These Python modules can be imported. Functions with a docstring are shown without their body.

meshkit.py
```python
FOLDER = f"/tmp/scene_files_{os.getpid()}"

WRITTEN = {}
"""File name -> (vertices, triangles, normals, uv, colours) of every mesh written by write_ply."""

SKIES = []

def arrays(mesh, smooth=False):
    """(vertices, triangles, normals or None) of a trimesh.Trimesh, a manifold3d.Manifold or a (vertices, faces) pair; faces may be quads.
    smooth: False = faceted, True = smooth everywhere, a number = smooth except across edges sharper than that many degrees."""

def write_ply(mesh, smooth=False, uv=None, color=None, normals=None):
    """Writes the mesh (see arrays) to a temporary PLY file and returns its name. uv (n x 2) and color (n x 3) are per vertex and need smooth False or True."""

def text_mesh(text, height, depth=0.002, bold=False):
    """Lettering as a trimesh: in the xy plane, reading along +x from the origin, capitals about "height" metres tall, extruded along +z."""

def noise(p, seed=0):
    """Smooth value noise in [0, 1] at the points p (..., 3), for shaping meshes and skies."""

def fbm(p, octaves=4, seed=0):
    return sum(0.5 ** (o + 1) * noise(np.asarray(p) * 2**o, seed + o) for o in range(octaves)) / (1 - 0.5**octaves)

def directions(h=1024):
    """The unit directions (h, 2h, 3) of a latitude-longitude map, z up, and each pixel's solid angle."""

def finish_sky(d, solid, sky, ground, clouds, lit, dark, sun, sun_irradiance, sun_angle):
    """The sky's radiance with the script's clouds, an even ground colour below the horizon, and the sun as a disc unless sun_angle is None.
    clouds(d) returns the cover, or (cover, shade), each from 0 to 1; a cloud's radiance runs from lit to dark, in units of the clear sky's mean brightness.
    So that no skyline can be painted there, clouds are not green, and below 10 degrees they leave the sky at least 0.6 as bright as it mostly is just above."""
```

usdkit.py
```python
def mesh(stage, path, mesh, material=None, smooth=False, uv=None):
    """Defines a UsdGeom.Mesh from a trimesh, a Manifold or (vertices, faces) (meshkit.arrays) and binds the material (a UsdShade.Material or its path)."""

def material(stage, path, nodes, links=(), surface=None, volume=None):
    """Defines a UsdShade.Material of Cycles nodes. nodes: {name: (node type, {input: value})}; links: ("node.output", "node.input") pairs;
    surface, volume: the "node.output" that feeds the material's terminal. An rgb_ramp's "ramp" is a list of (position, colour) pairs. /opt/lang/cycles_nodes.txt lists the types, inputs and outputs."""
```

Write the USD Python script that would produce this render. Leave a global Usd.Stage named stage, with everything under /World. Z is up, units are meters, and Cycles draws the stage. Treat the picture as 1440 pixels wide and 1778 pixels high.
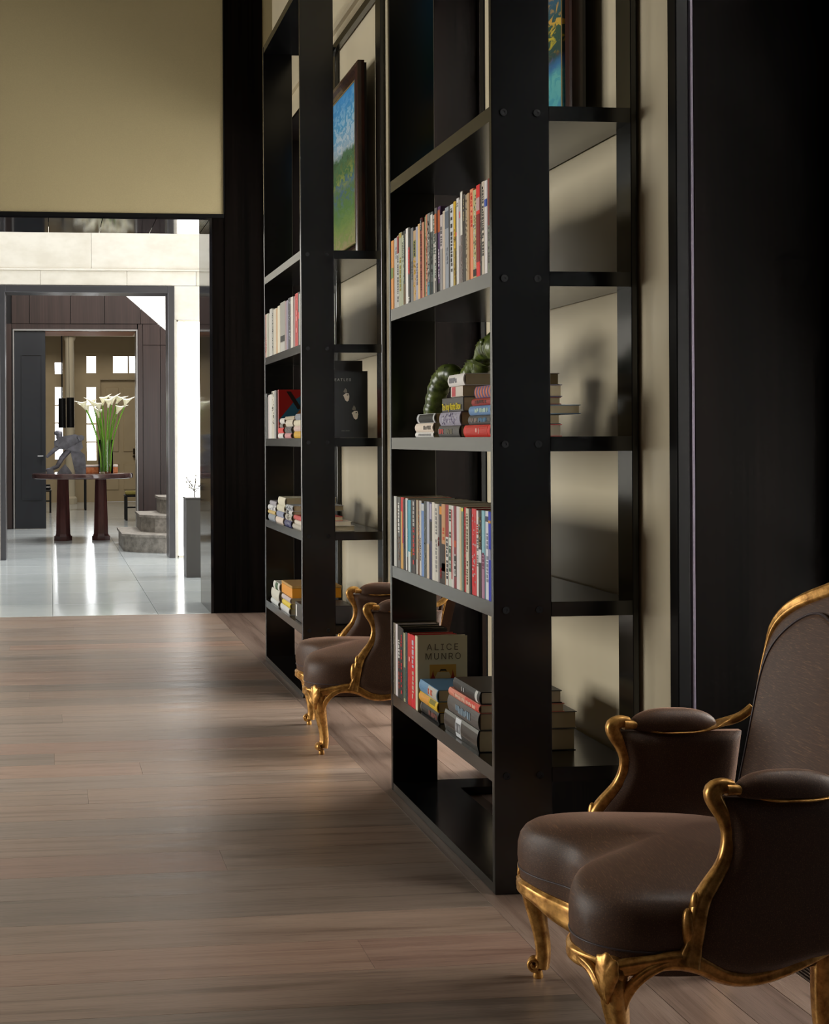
import math, random
import numpy as np
import trimesh
import manifold3d as m3
import usdkit, meshkit
from shapely.geometry import Polygon, box as sbox
from scipy.interpolate import CubicSpline
from pxr import Usd, UsdGeom, UsdLux, UsdShade, Gf, Sdf

random.seed(7)
RNG = np.random.default_rng(7)
stage = Usd.Stage.CreateInMemory()
UsdGeom.SetStageUpAxis(stage, 'Z')
UsdGeom.SetStageMetersPerUnit(stage, 1.0)
world = UsdGeom.Xform.Define(stage, '/World')
stage.SetDefaultPrim(world.GetPrim())

# ------------------------------------------------------------------ camera
F_PX, CX, CY, CAM_Z = 2434.0, 357.0, 763.0, 1.30
TH, RHO = math.atan(0.1105), 0.005
_f = np.array([math.sin(TH), math.cos(TH), 0]); _r = np.array([math.cos(TH), -math.sin(TH), 0]); _u = np.array([0, 0, 1.0])
_R = math.cos(RHO) * _r - math.sin(RHO) * _u
_U = math.sin(RHO) * _r + math.cos(RHO) * _u
cam = UsdGeom.Camera.Define(stage, '/World/camera')
cam.AddTransformOp().Set(Gf.Matrix4d(*_R, 0, *_U, 0, *(-_f), 0, 0, 0, CAM_Z, 1))
cam.CreateHorizontalApertureAttr(36.0)
cam.CreateVerticalApertureAttr(36.0 * 1778 / 1440)
cam.CreateFocalLengthAttr(F_PX * 36.0 / 1440)
cam.CreateHorizontalApertureOffsetAttr((720 - CX) * 36.0 / 1440)
cam.CreateVerticalApertureOffsetAttr(-(889 - CY) * 36.0 / 1440)
cam.CreateClippingRangeAttr(Gf.Vec2f(0.05, 1000))
cam.CreateFStopAttr(0.0)
cam.CreateExposureAttr(0.0)

# ------------------------------------------------------------------ daylight
dome = UsdLux.DomeLight.Define(stage, '/World/sky')
dome.CreateColorAttr(Gf.Vec3f(0.90, 0.95, 1.0)); dome.CreateIntensityAttr(0.2)

def rect_light(name, pos, normal, w, h, power, color=(1, 1, 1), upv=(0, 0, 1)):
    """A rectangular light at pos that shines along normal."""
    n = np.array(normal, float); n /= np.linalg.norm(n)
    z = -n
    x = np.cross(np.array(upv, float), z)
    x /= np.linalg.norm(x); y = np.cross(z, x)
    l = UsdLux.RectLight.Define(stage, '/World/' + name)
    l.AddTransformOp().Set(Gf.Matrix4d(*x, 0, *y, 0, *z, 0, *pos, 1))
    l.CreateWidthAttr(w); l.CreateHeightAttr(h); l.CreateIntensityAttr(power); l.CreateColorAttr(Gf.Vec3f(*color))
    return l

DAY = (1.0, 0.955, 0.885)
# daylight standing just outside each window
rect_light('daylight_bay_near', (2.50, 2.92, 1.75), (-1, -0.5, -0.30), 1.0, 2.4, 31.0, DAY)
rect_light('daylight_bay_middle', (2.75, 6.02, 2.0), (-1, 0, -0.30), 1.3, 3.0, 50.0, DAY)
rect_light('daylight_bay_far', (2.75, 9.35, 2.0), (-1, 0, -0.30), 1.9, 3.0, 20.0, DAY)
for i, yy in enumerate((5.4, 8.4)):
    rect_light('daylight_left_%d' % (i + 1), (-6.35, yy, 1.9), (1, 0, -0.02), 2.4, 3.0, 12.0, DAY)
rect_light('daylight_gallery_left', (-4.6, 13.4, 2.0), (1, 0, 0), 3.4, 3.4, 6.0, (0.97, 0.99, 1.0))
rect_light('daylight_gallery_right', (4.0, 13.9, 1.9), (-1, 0.05, 0), 2.4, 3.2, 6.0, (0.97, 0.99, 1.0))
rect_light('skylight_gallery', (0.3, 13.2, 5.75), (0, 0, -1), 4.0, 3.4, 2.9, (0.97, 0.99, 1.0), (0, 1, 0))
rect_light('skylight_stair', (2.2, 18.6, 5.15), (0, 0, -1), 1.6, 2.0, 22.0, (1, 1, 1), (0, 1, 0))
rect_light('skylight_inner_hall', (0.2, 18.2, 5.15), (0, 0, -1), 2.2, 2.6, 8.0, (1, 0.98, 0.95), (0, 1, 0))
rect_light('ceiling_lamp_entry', (0.4, 25.0, 4.9), (0, 0, -1), 2.0, 3.0, 7.0, (1, 0.92, 0.80), (0, 1, 0))

# ------------------------------------------------------------------ helpers
_used = {}
def numbered(path):
    n = _used.get(path, 0); _used[path] = n + 1
    return path if n == 0 else '%s_%03d' % (path, n)

def ppath(parent):
    if parent is None: return '/World'
    return str(parent.GetPath()) if hasattr(parent, 'GetPath') else str(parent)

def tag(o, label=None, cat=None, group=None, kind=None):
    p = o.GetPrim() if hasattr(o, 'GetPrim') else o
    if label: p.SetCustomDataByKey('label', label)
    if cat: p.SetCustomDataByKey('category', cat)
    if group: p.SetCustomDataByKey('group', group)
    if kind: p.SetCustomDataByKey('kind', kind)
    return p

def obj(name, mesh, m, parent=None, smooth=False):
    if isinstance(mesh, list): mesh = trimesh.util.concatenate(mesh)
    path = numbered(ppath(parent) + '/' + name)
    return usdkit.mesh(stage, path, mesh, m, smooth=smooth).GetPrim()

def thing(name, label, cat, loc=(0, 0, 0), rotz=0, group=None, parent=None):
    x = UsdGeom.Xform.Define(stage, numbered(ppath(parent) + '/' + name))
    x.AddTranslateOp().Set(Gf.Vec3d(*map(float, loc))); x.AddRotateZOp().Set(float(rotz))
    return tag(x, label, cat, group)

def struct(name, mesh, m, parent=None, smooth=False):
    p = obj(name, mesh, m, parent, smooth)
    if parent is None: p.SetCustomDataByKey('kind', 'structure')
    return p

def shell(name):
    x = UsdGeom.Xform.Define(stage, numbered('/World/' + name))
    x.GetPrim().SetCustomDataByKey('kind', 'structure')
    return x.GetPrim()

def dup(root, loc, rotz, label, group=None):
    was = root.GetCustomData()
    r = thing(root.GetName(), label, was['category'], loc, rotz, group or was.get('group'))
    r.GetReferences().AddInternalReference(root.GetPath()); r.SetInstanceable(True)
    return r

def bx(x0, x1, y0, y1, z0, z1, c=0.0):
    """A box, its edges chamfered by c."""
    if c <= 0:
        b = trimesh.creation.box([x1 - x0, y1 - y0, z1 - z0]); b.apply_translation([(x0 + x1) / 2, (y0 + y1) / 2, (z0 + z1) / 2]); return b
    c = min(c, (x1 - x0) * .45, (y1 - y0) * .45, (z1 - z0) * .45)
    pts = []
    for i, (a0, a1) in enumerate(((x0, x1), (y0, y1), (z0, z1))):
        for sx in (0, 1):
            for sy in (0, 1):
                for sz in (0, 1):
                    s = (sx, sy, sz)
                    p = [(x0 + c, x1 - c)[sx], (y0 + c, y1 - c)[sy], (z0 + c, z1 - c)[sz]]
                    p[i] = (a0, a1)[s[i]]
                    pts.append(p)
    return man(m3.Manifold.hull_points(np.array(pts, float)))

def man(M):
    m = M.to_mesh()
    return trimesh.Trimesh(np.array(m.vert_properties[:, :3]), np.array(m.tri_verts), process=False)

def hull(pts): return man(m3.Manifold.hull_points(np.array(pts, float)))

def extrude(poly, h, z0=0.0):
    g = trimesh.creation.extrude_polygon(poly, h, engine='earcut'); g.apply_translation([0, 0, z0]); return g

def spline(P, n):
    P = np.array(P, float); d = np.r_[0, np.cumsum(np.linalg.norm(np.diff(P[:, :3], axis=0), axis=1))]
    return CubicSpline(d, P, bc_type='natural')(np.linspace(0, d[-1], n))

def sweep(P, Nrm, W, H, prof, cap=True):
    """Tube along P. prof: closed unit outline (across, along normal), W, H scale it."""
    P = np.array(P, float); n = len(P)
    T = np.gradient(P, axis=0); T /= np.linalg.norm(T, axis=1, keepdims=True)
    Nrm = np.broadcast_to(np.array(Nrm, float), P.shape)
    B = np.cross(T, Nrm); B /= np.linalg.norm(B, axis=1, keepdims=True)
    N2 = np.cross(B, T)
    W = np.broadcast_to(W, n); H = np.broadcast_to(H, n); m = len(prof)
    V = (P[:, None] + B[:, None] * (prof[None, :, :1] * W[:, None, None]) + N2[:, None] * (prof[None, :, 1:] * H[:, None, None])).reshape(-1, 3)
    i, j = np.meshgrid(np.arange(n - 1), np.arange(m), indexing='ij')
    a = i * m + j; b = i * m + (j + 1) % m
    F = np.concatenate([np.stack([a, b, b + m], -1).reshape(-1, 3), np.stack([a, b + m, a + m], -1).reshape(-1, 3)])
    if cap:
        V = np.vstack([V, P[0], P[-1]]); c0, c1 = n * m, n * m + 1; k = np.arange(m); k2 = (k + 1) % m; e = (n - 1) * m
        F = np.vstack([F, np.stack([k2, k, np.full(m, c0)], 1), np.stack([k + e, k2 + e, np.full(m, c1)], 1)])
    t = trimesh.Trimesh(V, F, process=False)
    if t.volume < 0: t.invert()
    return t

_a = np.linspace(0, 2 * np.pi, 25)[:-1]
ROUND = np.stack([np.cos(_a), np.sin(_a)], 1)
_se = np.sign(ROUND) * np.abs(ROUND) ** 0.75
def groove(depth=.22, at=90, wid=16):
    d = (np.degrees(_a) - at + 180) % 360 - 180
    return _se * (1 - depth * np.exp(-(d / wid) ** 2))[:, None]
GILT = groove()                                              # a groove along the outer face
GILT2 = groove(.16, 90, 13) * (1 - .10 * np.exp(-(((np.degrees(_a) - 35 + 180) % 360 - 180) / 10) ** 2) - .10 * np.exp(-(((np.degrees(_a) - 145 + 180) % 360 - 180) / 10) ** 2))[:, None]

def tube(pts, r, k=8, n=None):
    P = spline(pts, n or max(2, len(pts) * 4)) if len(pts) > 2 else np.array(pts, float)
    a = np.linspace(0, 2 * np.pi, k + 1)[:-1]
    t = P[-1] - P[0]; nn = np.array([0, 0, 1.0]) if abs(t[2]) < .9 * np.linalg.norm(t) else np.array([1.0, 0, 0])
    return sweep(P, nn, r, r, np.stack([np.cos(a), np.sin(a)], 1))

def lathe(prof, k=24, loc=(0, 0, 0)):
    t = trimesh.creation.revolve(np.array(prof, float), sections=k); t.apply_translation(loc)
    if t.volume < 0: t.invert()
    return t

def ellipsoid(c, r, sub=2):
    t = trimesh.creation.icosphere(sub); t.apply_scale(1.0); t.vertices = t.vertices * np.array(r) + np.array(c); return t

# ------------------------------------------------------------------ materials
def lin(c):
    c = np.array(c, float) / 255.0
    return tuple(np.where(c <= .04045, c / 12.92, ((c + .055) / 1.055) ** 2.4))

LOOK = {}
def plain(name, rgb, rough=.5, spec=.5, metal=0.0, **kw):
    """One colour in sRGB 0-255."""
    if name in LOOK: return LOOK[name]
    LOOK[name] = usdkit.material(stage, '/World/Looks/' + name, {'p': ('principled_bsdf', dict(base_color=lin(rgb), roughness=rough, specular_ior_level=spec, metallic=metal, **kw))}, surface='p.BSDF')
    return LOOK[name]

def mottled(name, rgb1, rgb2, scale=(3, 3, 3), rough=.5, spec=.5, detail=4, lo=.35, hi=.65, bump=0.0, bdist=.002, metal=0.0, loc=(0, 0, 0), rough2=None, **kw):
    """Two sRGB colours mixed by noise stretched by scale (object coordinates)."""
    if name in LOOK: return LOOK[name]
    nodes = {'g': ('texture_coordinate', {}), 'm': ('mapping', {'scale': scale, 'location': loc}), 'n': ('noise_texture', {'scale': 1.0, 'detail': detail, 'roughness': .6}),
             'r': ('rgb_ramp', {'ramp': [(lo, lin(rgb1)), (hi, lin(rgb2))]}),
             'p': ('principled_bsdf', dict(roughness=rough, specular_ior_level=spec, metallic=metal, **kw))}
    links = [('g.object', 'm.vector'), ('m.vector', 'n.vector'), ('n.fac', 'r.fac'), ('r.color', 'p.base_color')]
    if bump:
        nodes['b'] = ('bump', {'strength': bump, 'distance': bdist}); links += [('n.fac', 'b.height'), ('b.normal', 'p.normal')]
    if rough2 is not None:
        nodes['q'] = ('map_range', {'from_min': lo, 'from_max': hi, 'to_min': rough, 'to_max': rough2, 'clamp': True}); links += [('n.fac', 'q.value'), ('q.result', 'p.roughness')]
    LOOK[name] = usdkit.material(stage, '/World/Looks/' + name, nodes, links, surface='p.BSDF')
    return LOOK[name]

def emit(name, rgb, strength):
    if name not in LOOK:
        LOOK[name] = usdkit.material(stage, '/World/Looks/' + name, {'e': ('emission', {'color': rgb, 'strength': strength})}, surface='e.emission')
    return LOOK[name]

def wood_floor(name, c1, c2, c3, axis, off):
    """Oak boards: long grain along axis 0 (x) or 1 (y), fine pores, a satin finish."""
    s1 = (1.1, 22, 4) if axis == 0 else (22, 1.1, 4)
    s2 = (7, 260, 20) if axis == 0 else (260, 7, 20)
    nodes = {'g': ('geometry', {}), 'm1': ('mapping', {'scale': s1, 'location': (off * 3.1, off * 7.7, 0)}), 'm2': ('mapping', {'scale': s2, 'location': (off, off * 2, 0)}),
             'n1': ('noise_texture', {'scale': 1.0, 'detail': 5, 'roughness': .62, 'distortion': .6}), 'n2': ('noise_texture', {'scale': 1.0, 'detail': 3, 'roughness': .6}),
             'r1': ('rgb_ramp', {'ramp': [(.28, lin(c1)), (.5, lin(c2)), (.74, lin(c3))]}),
             'r2': ('rgb_ramp', {'ramp': [(.30, (.55, .52, .50)), (.46, (1, 1, 1))]}),
             'x': ('mix_color', {'blend_type': 'multiply', 'fac': .8}),
             'q': ('map_range', {'from_min': .3, 'from_max': .7, 'to_min': .30, 'to_max': .44, 'clamp': True}),
             'b': ('bump', {'strength': .25, 'distance': .0012}), 'p': ('principled_bsdf', {'specular_ior_level': .45})}
    links = [('g.position', 'm1.vector'), ('g.position', 'm2.vector'), ('m1.vector', 'n1.vector'), ('m2.vector', 'n2.vector'), ('n1.fac', 'r1.fac'), ('n2.fac', 'r2.fac'),
             ('r1.color', 'x.a'), ('r2.color', 'x.b'), ('x.result', 'p.base_color'), ('n1.fac', 'q.value'), ('q.result', 'p.roughness'), ('n2.fac', 'b.height'), ('b.normal', 'p.normal')]
    return usdkit.material(stage, '/World/Looks/' + name, nodes, links, surface='p.BSDF')

def dark_wood(name, c1, c2, rough=.35, spec=.4):
    """Straight vertical grain of near-black veneer."""
    nodes = {'g': ('geometry', {}), 'm1': ('mapping', {'scale': (55, 55, .9)}), 'n1': ('noise_texture', {'scale': 1.0, 'detail': 5, 'roughness': .6}),
             'm2': ('mapping', {'scale': (9, 9, .25)}), 'n2': ('noise_texture', {'scale': 1.0, 'detail': 2}),
             'a': ('math', {'math_type': 'multiply_add', 'value2': .6}), 'a2': ('math', {'math_type': 'multiply', 'value2': .4}),
             'r': ('rgb_ramp', {'ramp': [(.36, lin(c1)), (.62, lin(c2))]}), 'b': ('bump', {'strength': .2, 'distance': .001}),
             'p': ('principled_bsdf', {'roughness': rough, 'specular_ior_level': spec})}
    links = [('g.position', 'm1.vector'), ('m1.vector', 'n1.vector'), ('g.position', 'm2.vector'), ('m2.vector', 'n2.vector'), ('n2.fac', 'a2.value1'), ('n1.fac', 'a.value1'), ('a2.value', 'a.value3'),
             ('a.value', 'r.fac'), ('r.color', 'p.base_color'), ('n1.fac', 'b.height'), ('b.normal', 'p.normal')]
    LOOK[name] = usdkit.material(stage, '/World/Looks/' + name, nodes, links, surface='p.BSDF')
    return LOOK[name]

FLOOR = [wood_floor('floor_oak_%d' % (i + 1), *c, 0, i * 1.37) for i, c in enumerate([
    ((104, 84, 71), (128, 107, 93), (142, 121, 106)), ((98, 82, 72), (119, 103, 92), (136, 120, 108)), ((112, 86, 72), (134, 108, 93), (146, 122, 106)),
    ((92, 78, 68), (113, 98, 87), (128, 112, 101)), ((106, 88, 76), (124, 105, 92), (140, 120, 105)), ((108, 82, 70), (127, 101, 88), (140, 114, 99))])]
BORDER = [wood_floor('border_oak_%d' % (i + 1), *c, 1, 3 + i * 1.9) for i, c in enumerate([
    ((96, 76, 65), (116, 96, 84), (128, 108, 96)), ((86, 68, 59), (104, 86, 76), (120, 101, 90)), ((104, 82, 70), (122, 102, 90), (134, 114, 102))])]
EBONY = dark_wood('ebony_veneer', (2, 1.5, 1), (11, 7, 5.5), .55, .02)
PURPLE = dark_wood('walnut_panel', (34, 23, 21), (53, 38, 35), .30, .5)
LACQUER = plain('black_lacquer', (14, 14, 16), .06, .6)
STEEL = plain('blackened_steel', (3.5, 4, 5), .19, .75)
STEELDK = plain('dark_joint', (4, 4, 4), .8, .1)
PLASTER = mottled('cream_plaster', (192, 180, 154), (202, 190, 163), (1.2, 1.2, .5), .30, .35, bump=.03, bdist=.004)
FABRICWALL = mottled('olive_wall_cloth', (134, 123, 94), (138, 127, 97), (160, 160, 160), .85, .15, bump=.05)
CEIL = plain('ceiling_paint', (150, 144, 130), .8, .2)
LEFTW = plain('left_wall_veneer', (44, 36, 31), .6, .3)
LIME = [mottled('limestone_%d' % (i + 1), a, b, (4, 4, 7), .55, .35, loc=(i * 3.3, 0, 0)) for i, (a, b) in enumerate([((216, 208, 192), (228, 221, 207)), ((222, 214, 199), (232, 226, 213)), ((210, 202, 186), (224, 217, 202))])]
TILE = [mottled('grey_stone_tile_%d' % (i + 1), a, b, (1.2, 1.6, 1), .13, .5, loc=(i * 5.3, i, 0)) for i, (a, b) in enumerate([((190, 196, 196), (197, 202, 202)), ((187, 193, 193), (195, 200, 200)), ((192, 198, 197), (199, 204, 203))])]
STEPSTONE = mottled('step_stone', (112, 106, 98), (150, 143, 133), (14, 14, 14), .5, .3)
GREYMETAL = plain('grey_steel_frame', (92, 90, 92), .32, .5, 0.6)
SLATE = mottled('slate_door_paint', (32, 33, 37), (36, 38, 42), (3, 3, 1), .35, .4)
GOLD = mottled('gilt_wood', (150, 100, 44), (214, 162, 88), (40, 40, 40), .25, .5, detail=6, lo=.30, hi=.62, bump=.12, bdist=.003, metal=.62, rough2=.36)
SILK = None
def silk():
    nodes = {'t': ('texture_coordinate', {}), 'm1': ('mapping', {'scale': (18, 420, 420), 'rotation': (0, 0, .5)}), 'n1': ('noise_texture', {'scale': 1.0, 'detail': 3, 'roughness': .7}),
             'r': ('rgb_ramp', {'ramp': [(.30, lin((66, 45, 33))), (.56, lin((80, 56, 42))), (.76, lin((130, 96, 64)))]}),
             'b': ('bump', {'strength': .35, 'distance': .0008}),
             'p': ('principled_bsdf', {'roughness': .50, 'specular_ior_level': .38, 'sheen_weight': .65, 'sheen_roughness': .28, 'sheen_tint': lin((200, 160, 140)), 'anisotropic': .3})}
    return usdkit.material(stage, '/World/Looks/brown_silk', nodes, [('t.object', 'm1.vector'), ('m1.vector', 'n1.vector'), ('n1.fac', 'r.fac'), ('r.color', 'p.base_color'), ('n1.fac', 'b.height'), ('b.normal', 'p.normal')], surface='p.BSDF')
SILK = silk()
SILKTRIM = plain('mauve_silk_trim', (58, 44, 46), .45, .4, sheen_weight=.15)
PAGES = [mottled('book_pages_%d' % (i + 1), a, b, (3, 3, 900), .8, .2, detail=1, lo=.3, hi=.7) for i, (a, b) in enumerate([((196, 180, 146), (214, 198, 166)), ((176, 160, 126), (194, 178, 146)), ((206, 196, 172), (222, 212, 190))])]
def pane_material():
    nodes = {'f': ('fresnel', {'IOR': 1.45}), 't': ('transparent_bsdf', {'color': (.97, .98, .98)}), 'g': ('glossy_bsdf', {'color': (1, 1, 1), 'roughness': .02}), 'x': ('mix_closure', {})}
    return usdkit.material(stage, '/World/Looks/window_glass', nodes, [('f.fac', 'x.fac'), ('t.BSDF', 'x.closure1'), ('g.BSDF', 'x.closure2')], surface='x.closure')
PANE = pane_material()
def clear_material(name, ior, tint):
    nodes = {'f': ('fresnel', {'IOR': ior}), 't': ('transparent_bsdf', {'color': tint}), 'g': ('glossy_bsdf', {'color': (1, 1, 1), 'roughness': .02}), 'x': ('mix_closure', {})}
    return usdkit.material(stage, '/World/Looks/' + name, nodes, [('f.fac', 'x.fac'), ('t.BSDF', 'x.closure1'), ('g.BSDF', 'x.closure2')], surface='x.closure')
GLASS = clear_material('clear_glass', 1.38, (.975, .985, .98))
DAYGLOW = emit('daylit_pane', (.96, .98, 1.0), 5.0)

# ------------------------------------------------------------------ the room
XW = 1.69                                                     # cream wall behind the bookcases
Y_END, REVEAL = 10.41, 0.72
floor = shell('floor')
obj('subfloor', bx(-6.3, 2.9, -6, Y_END + .02, -.09, -.024), plain('subfloor_dark', (30, 24, 20), .8, .2), floor)
XB = 1.215
y = Y_END - .004
rows = []
w = .207
while y > -1.0:
    rows.append((y - w, y)); y -= w
for k, (y0, y1) in enumerate(rows):
    x = -6.2 if k % 2 else -5.2
    x = -6.25
    first = True
    while x < XB - .01:
        L = random.uniform(3.0, 4.8)
        if first: L *= random.uniform(.3, 1); first = False
        x1 = min(x + L, XB)
        if XB - x1 < .35: x1 = XB
        obj('plank', bx(x + .0003, x1 - .0003, y0 + .0003, y1 - .0003, -.024, 0.0, .0004), random.choice(FLOOR), floor)
        x = x1
for k, (x0, x1) in enumerate(((1.215, 1.402), (1.402, 1.553), (1.553, 1.69), (1.69, 1.79), (1.90, 2.30))):
    yy = Y_END - .004
    while yy > -1.0:
        L = random.uniform(1.9, 2.9); ya = max(yy - L, -1.0)
        obj('border_plank', bx(x0 + .0005, x1 - .0005, ya + .0004, yy - .0004, -.024, 0.0, .0006), random.choice(BORDER), floor)
        yy = ya
obj('floor_margin', bx(-6.25, 2.3, -6, -1.0, -.024, 0), FLOOR[1], floor)
obj('floor_margin', bx(1.79, 1.90, 3.65, Y_END, -.024, 0), BORDER[1], floor)
obj('floor_margin', bx(1.79, 1.90, -1.0, 1.2, -.024, 0), BORDER[1], floor)

# the right-hand wall: cream stubs behind the bookcases, window bays between
BAYS = ((1.95, 3.655), (5.33, 6.70), (8.385, 10.36))
CREAM = ((-6.0, 1.95), (3.655, 5.33), (6.70, 8.385), (10.36, Y_END))
wr = shell('wall_right')
for a, b in CREAM:
    obj('plaster_pier' if a > 0 else 'veneered_pier', bx(XW, XW + .75, a, b, 0, 3.55), PLASTER if a > 0 else EBONY, wr)
obj('plaster_header', bx(XW, XW + .75, -6, Y_END, 3.55, 3.70), PLASTER, wr)
obj('cornice', bx(XW - .035, XW + .75, -6, Y_END, 3.70, 3.76, .012), PLASTER, wr)
obj('upper_plaster', bx(XW - .02, XW + .75, -6, Y_END, 3.76, 5.6), PLASTER, wr)
bb_ = shell('baseboard_right')
for a, b in CREAM[1:3]:
    obj('skirting_board', bx(XW - .009, XW + .01, a + .032, b - .032, 0, .26, .002), EBONY, bb_)
BEAD = plain('bead_strip', (96, 88, 100), .3, .6, .4)
n = 0
for a, b in BAYS:
    n += 1
    jm = shell('trim_%d' % n)                                # dark veneered lining of the bay
    for yy, s in ((b, -1), (a, 1)):
        ya, yb = sorted((yy, yy + s * .02))
        obj('jamb_panel', bx(XW + .048, (2.12 if n == 1 else 2.088), ya, yb, 0, 3.55, .002), EBONY, jm)
        ya, yb = sorted((yy - s * .022, yy + s * .030))
        obj('jamb_casing', bx(XW - .006, XW + .030, ya, yb, 0, 3.58, .003), plain('dark_casing', (6, 5, 5), .4, .15), jm)
        ya, yb = sorted((yy, yy + s * .028))
        obj('jamb_bead', bx(XW + .033, XW + .046, ya, yb, 0, 3.55, .004), BEAD, jm)
    obj('bay_soffit', bx(XW, 2.12, a, b, 3.53, 3.55), EBONY, jm)
    X0 = 2.12 if n == 1 else 2.088; wn = shell('window_%d' % n)
    cols = max(2, round((b - a) / .62))
    obj('window_frame', [bx(X0, X0 + .06, a, a + .05, 0, 3.55), bx(X0, X0 + .06, b - .05, b, 0, 3.55), bx(X0, X0 + .06, a, b, 0, .12), bx(X0, X0 + .06, a, b, 3.47, 3.55)], EBONY, wn)
    for c in range(cols):
        u0 = a + .05 + (b - a - .10) * c / cols; u1 = a + .05 + (b - a - .10) * (c + 1) / cols
        if c: obj('mullion', bx(X0 + .005, X0 + .055, u0 - .02, u0 + .02, .12, 3.47), EBONY, wn)
        for r in range(4):
            z0 = .12 + 3.35 * r / 4; z1 = .12 + 3.35 * (r + 1) / 4
            obj('pane', bx(X0 + .028, X0 + .032, u0 + .005, u1 - .005, z0 + .005, z1 - .005), PANE, wn)
    for r in range(1, 4):
        obj('glazing_bar', bx(X0 + .01, X0 + .05, a + .05, b - .05, .12 + 3.35 * r / 4 - .014, .12 + 3.35 * r / 4 + .014), EBONY, wn)

# end wall with the wide opening
OX0, OX1, OZ = -1.60, 1.186, 2.94
we = shell('wall_end')
obj('cloth_panel', bx(-6.3, 1.294, Y_END, Y_END + REVEAL, 2.985, 5.6), FABRICWALL, we)
obj('dark_rail', bx(-6.3, 1.297, Y_END - .012, Y_END + .3, 2.955, 2.983, .002), STEELDK, we)
obj('cloth_edge_strip', bx(1.294, 1.302, Y_END - .010, Y_END + .3, 2.985, 5.6), STEELDK, we)
obj('cloth_panel', bx(1.594, 2.4, Y_END, Y_END + REVEAL, 2.985, 5.6), FABRICWALL, we)
obj('pilaster', bx(1.302, 1.594, Y_END - .006, Y_END + .4, 0, 5.6, .002), EBONY, we)
obj('wood_lining', bx(OX1 + .008, 1.302, Y_END, Y_END + .35, 0, 2.985), EBONY, we)
obj('wood_lining', bx(1.594, 2.4, Y_END, Y_END + .35, 0, 2.985), EBONY, we)
obj('wall_core', bx(OX1 + .02, 3.0, Y_END + .35, Y_END + REVEAL, 0, 2.985), LIME[0], we)
obj('wall_core', bx(-6.3, OX0 - .02, Y_END, Y_END + REVEAL, 0, 2.985), EBONY, we)
d1 = shell('door_1')
obj('jamb_lining', bx(OX1, OX1 + .02, Y_END - .004, Y_END + REVEAL, 0, OZ + .02), LACQUER, d1)
obj('jamb_lining', bx(OX0 - .02, OX0, Y_END - .004, Y_END + REVEAL, 0, OZ + .02), LACQUER, d1)
for i in range(7):
    xa = OX0 + (OX1 - OX0) * i / 7; xb = OX0 + (OX1 - OX0) * (i + 1) / 7
    obj('soffit_panel', bx(xa + .002, xb - .002, Y_END - .004, Y_END + REVEAL, OZ, OZ + .02, .001), LACQUER, d1)

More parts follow.
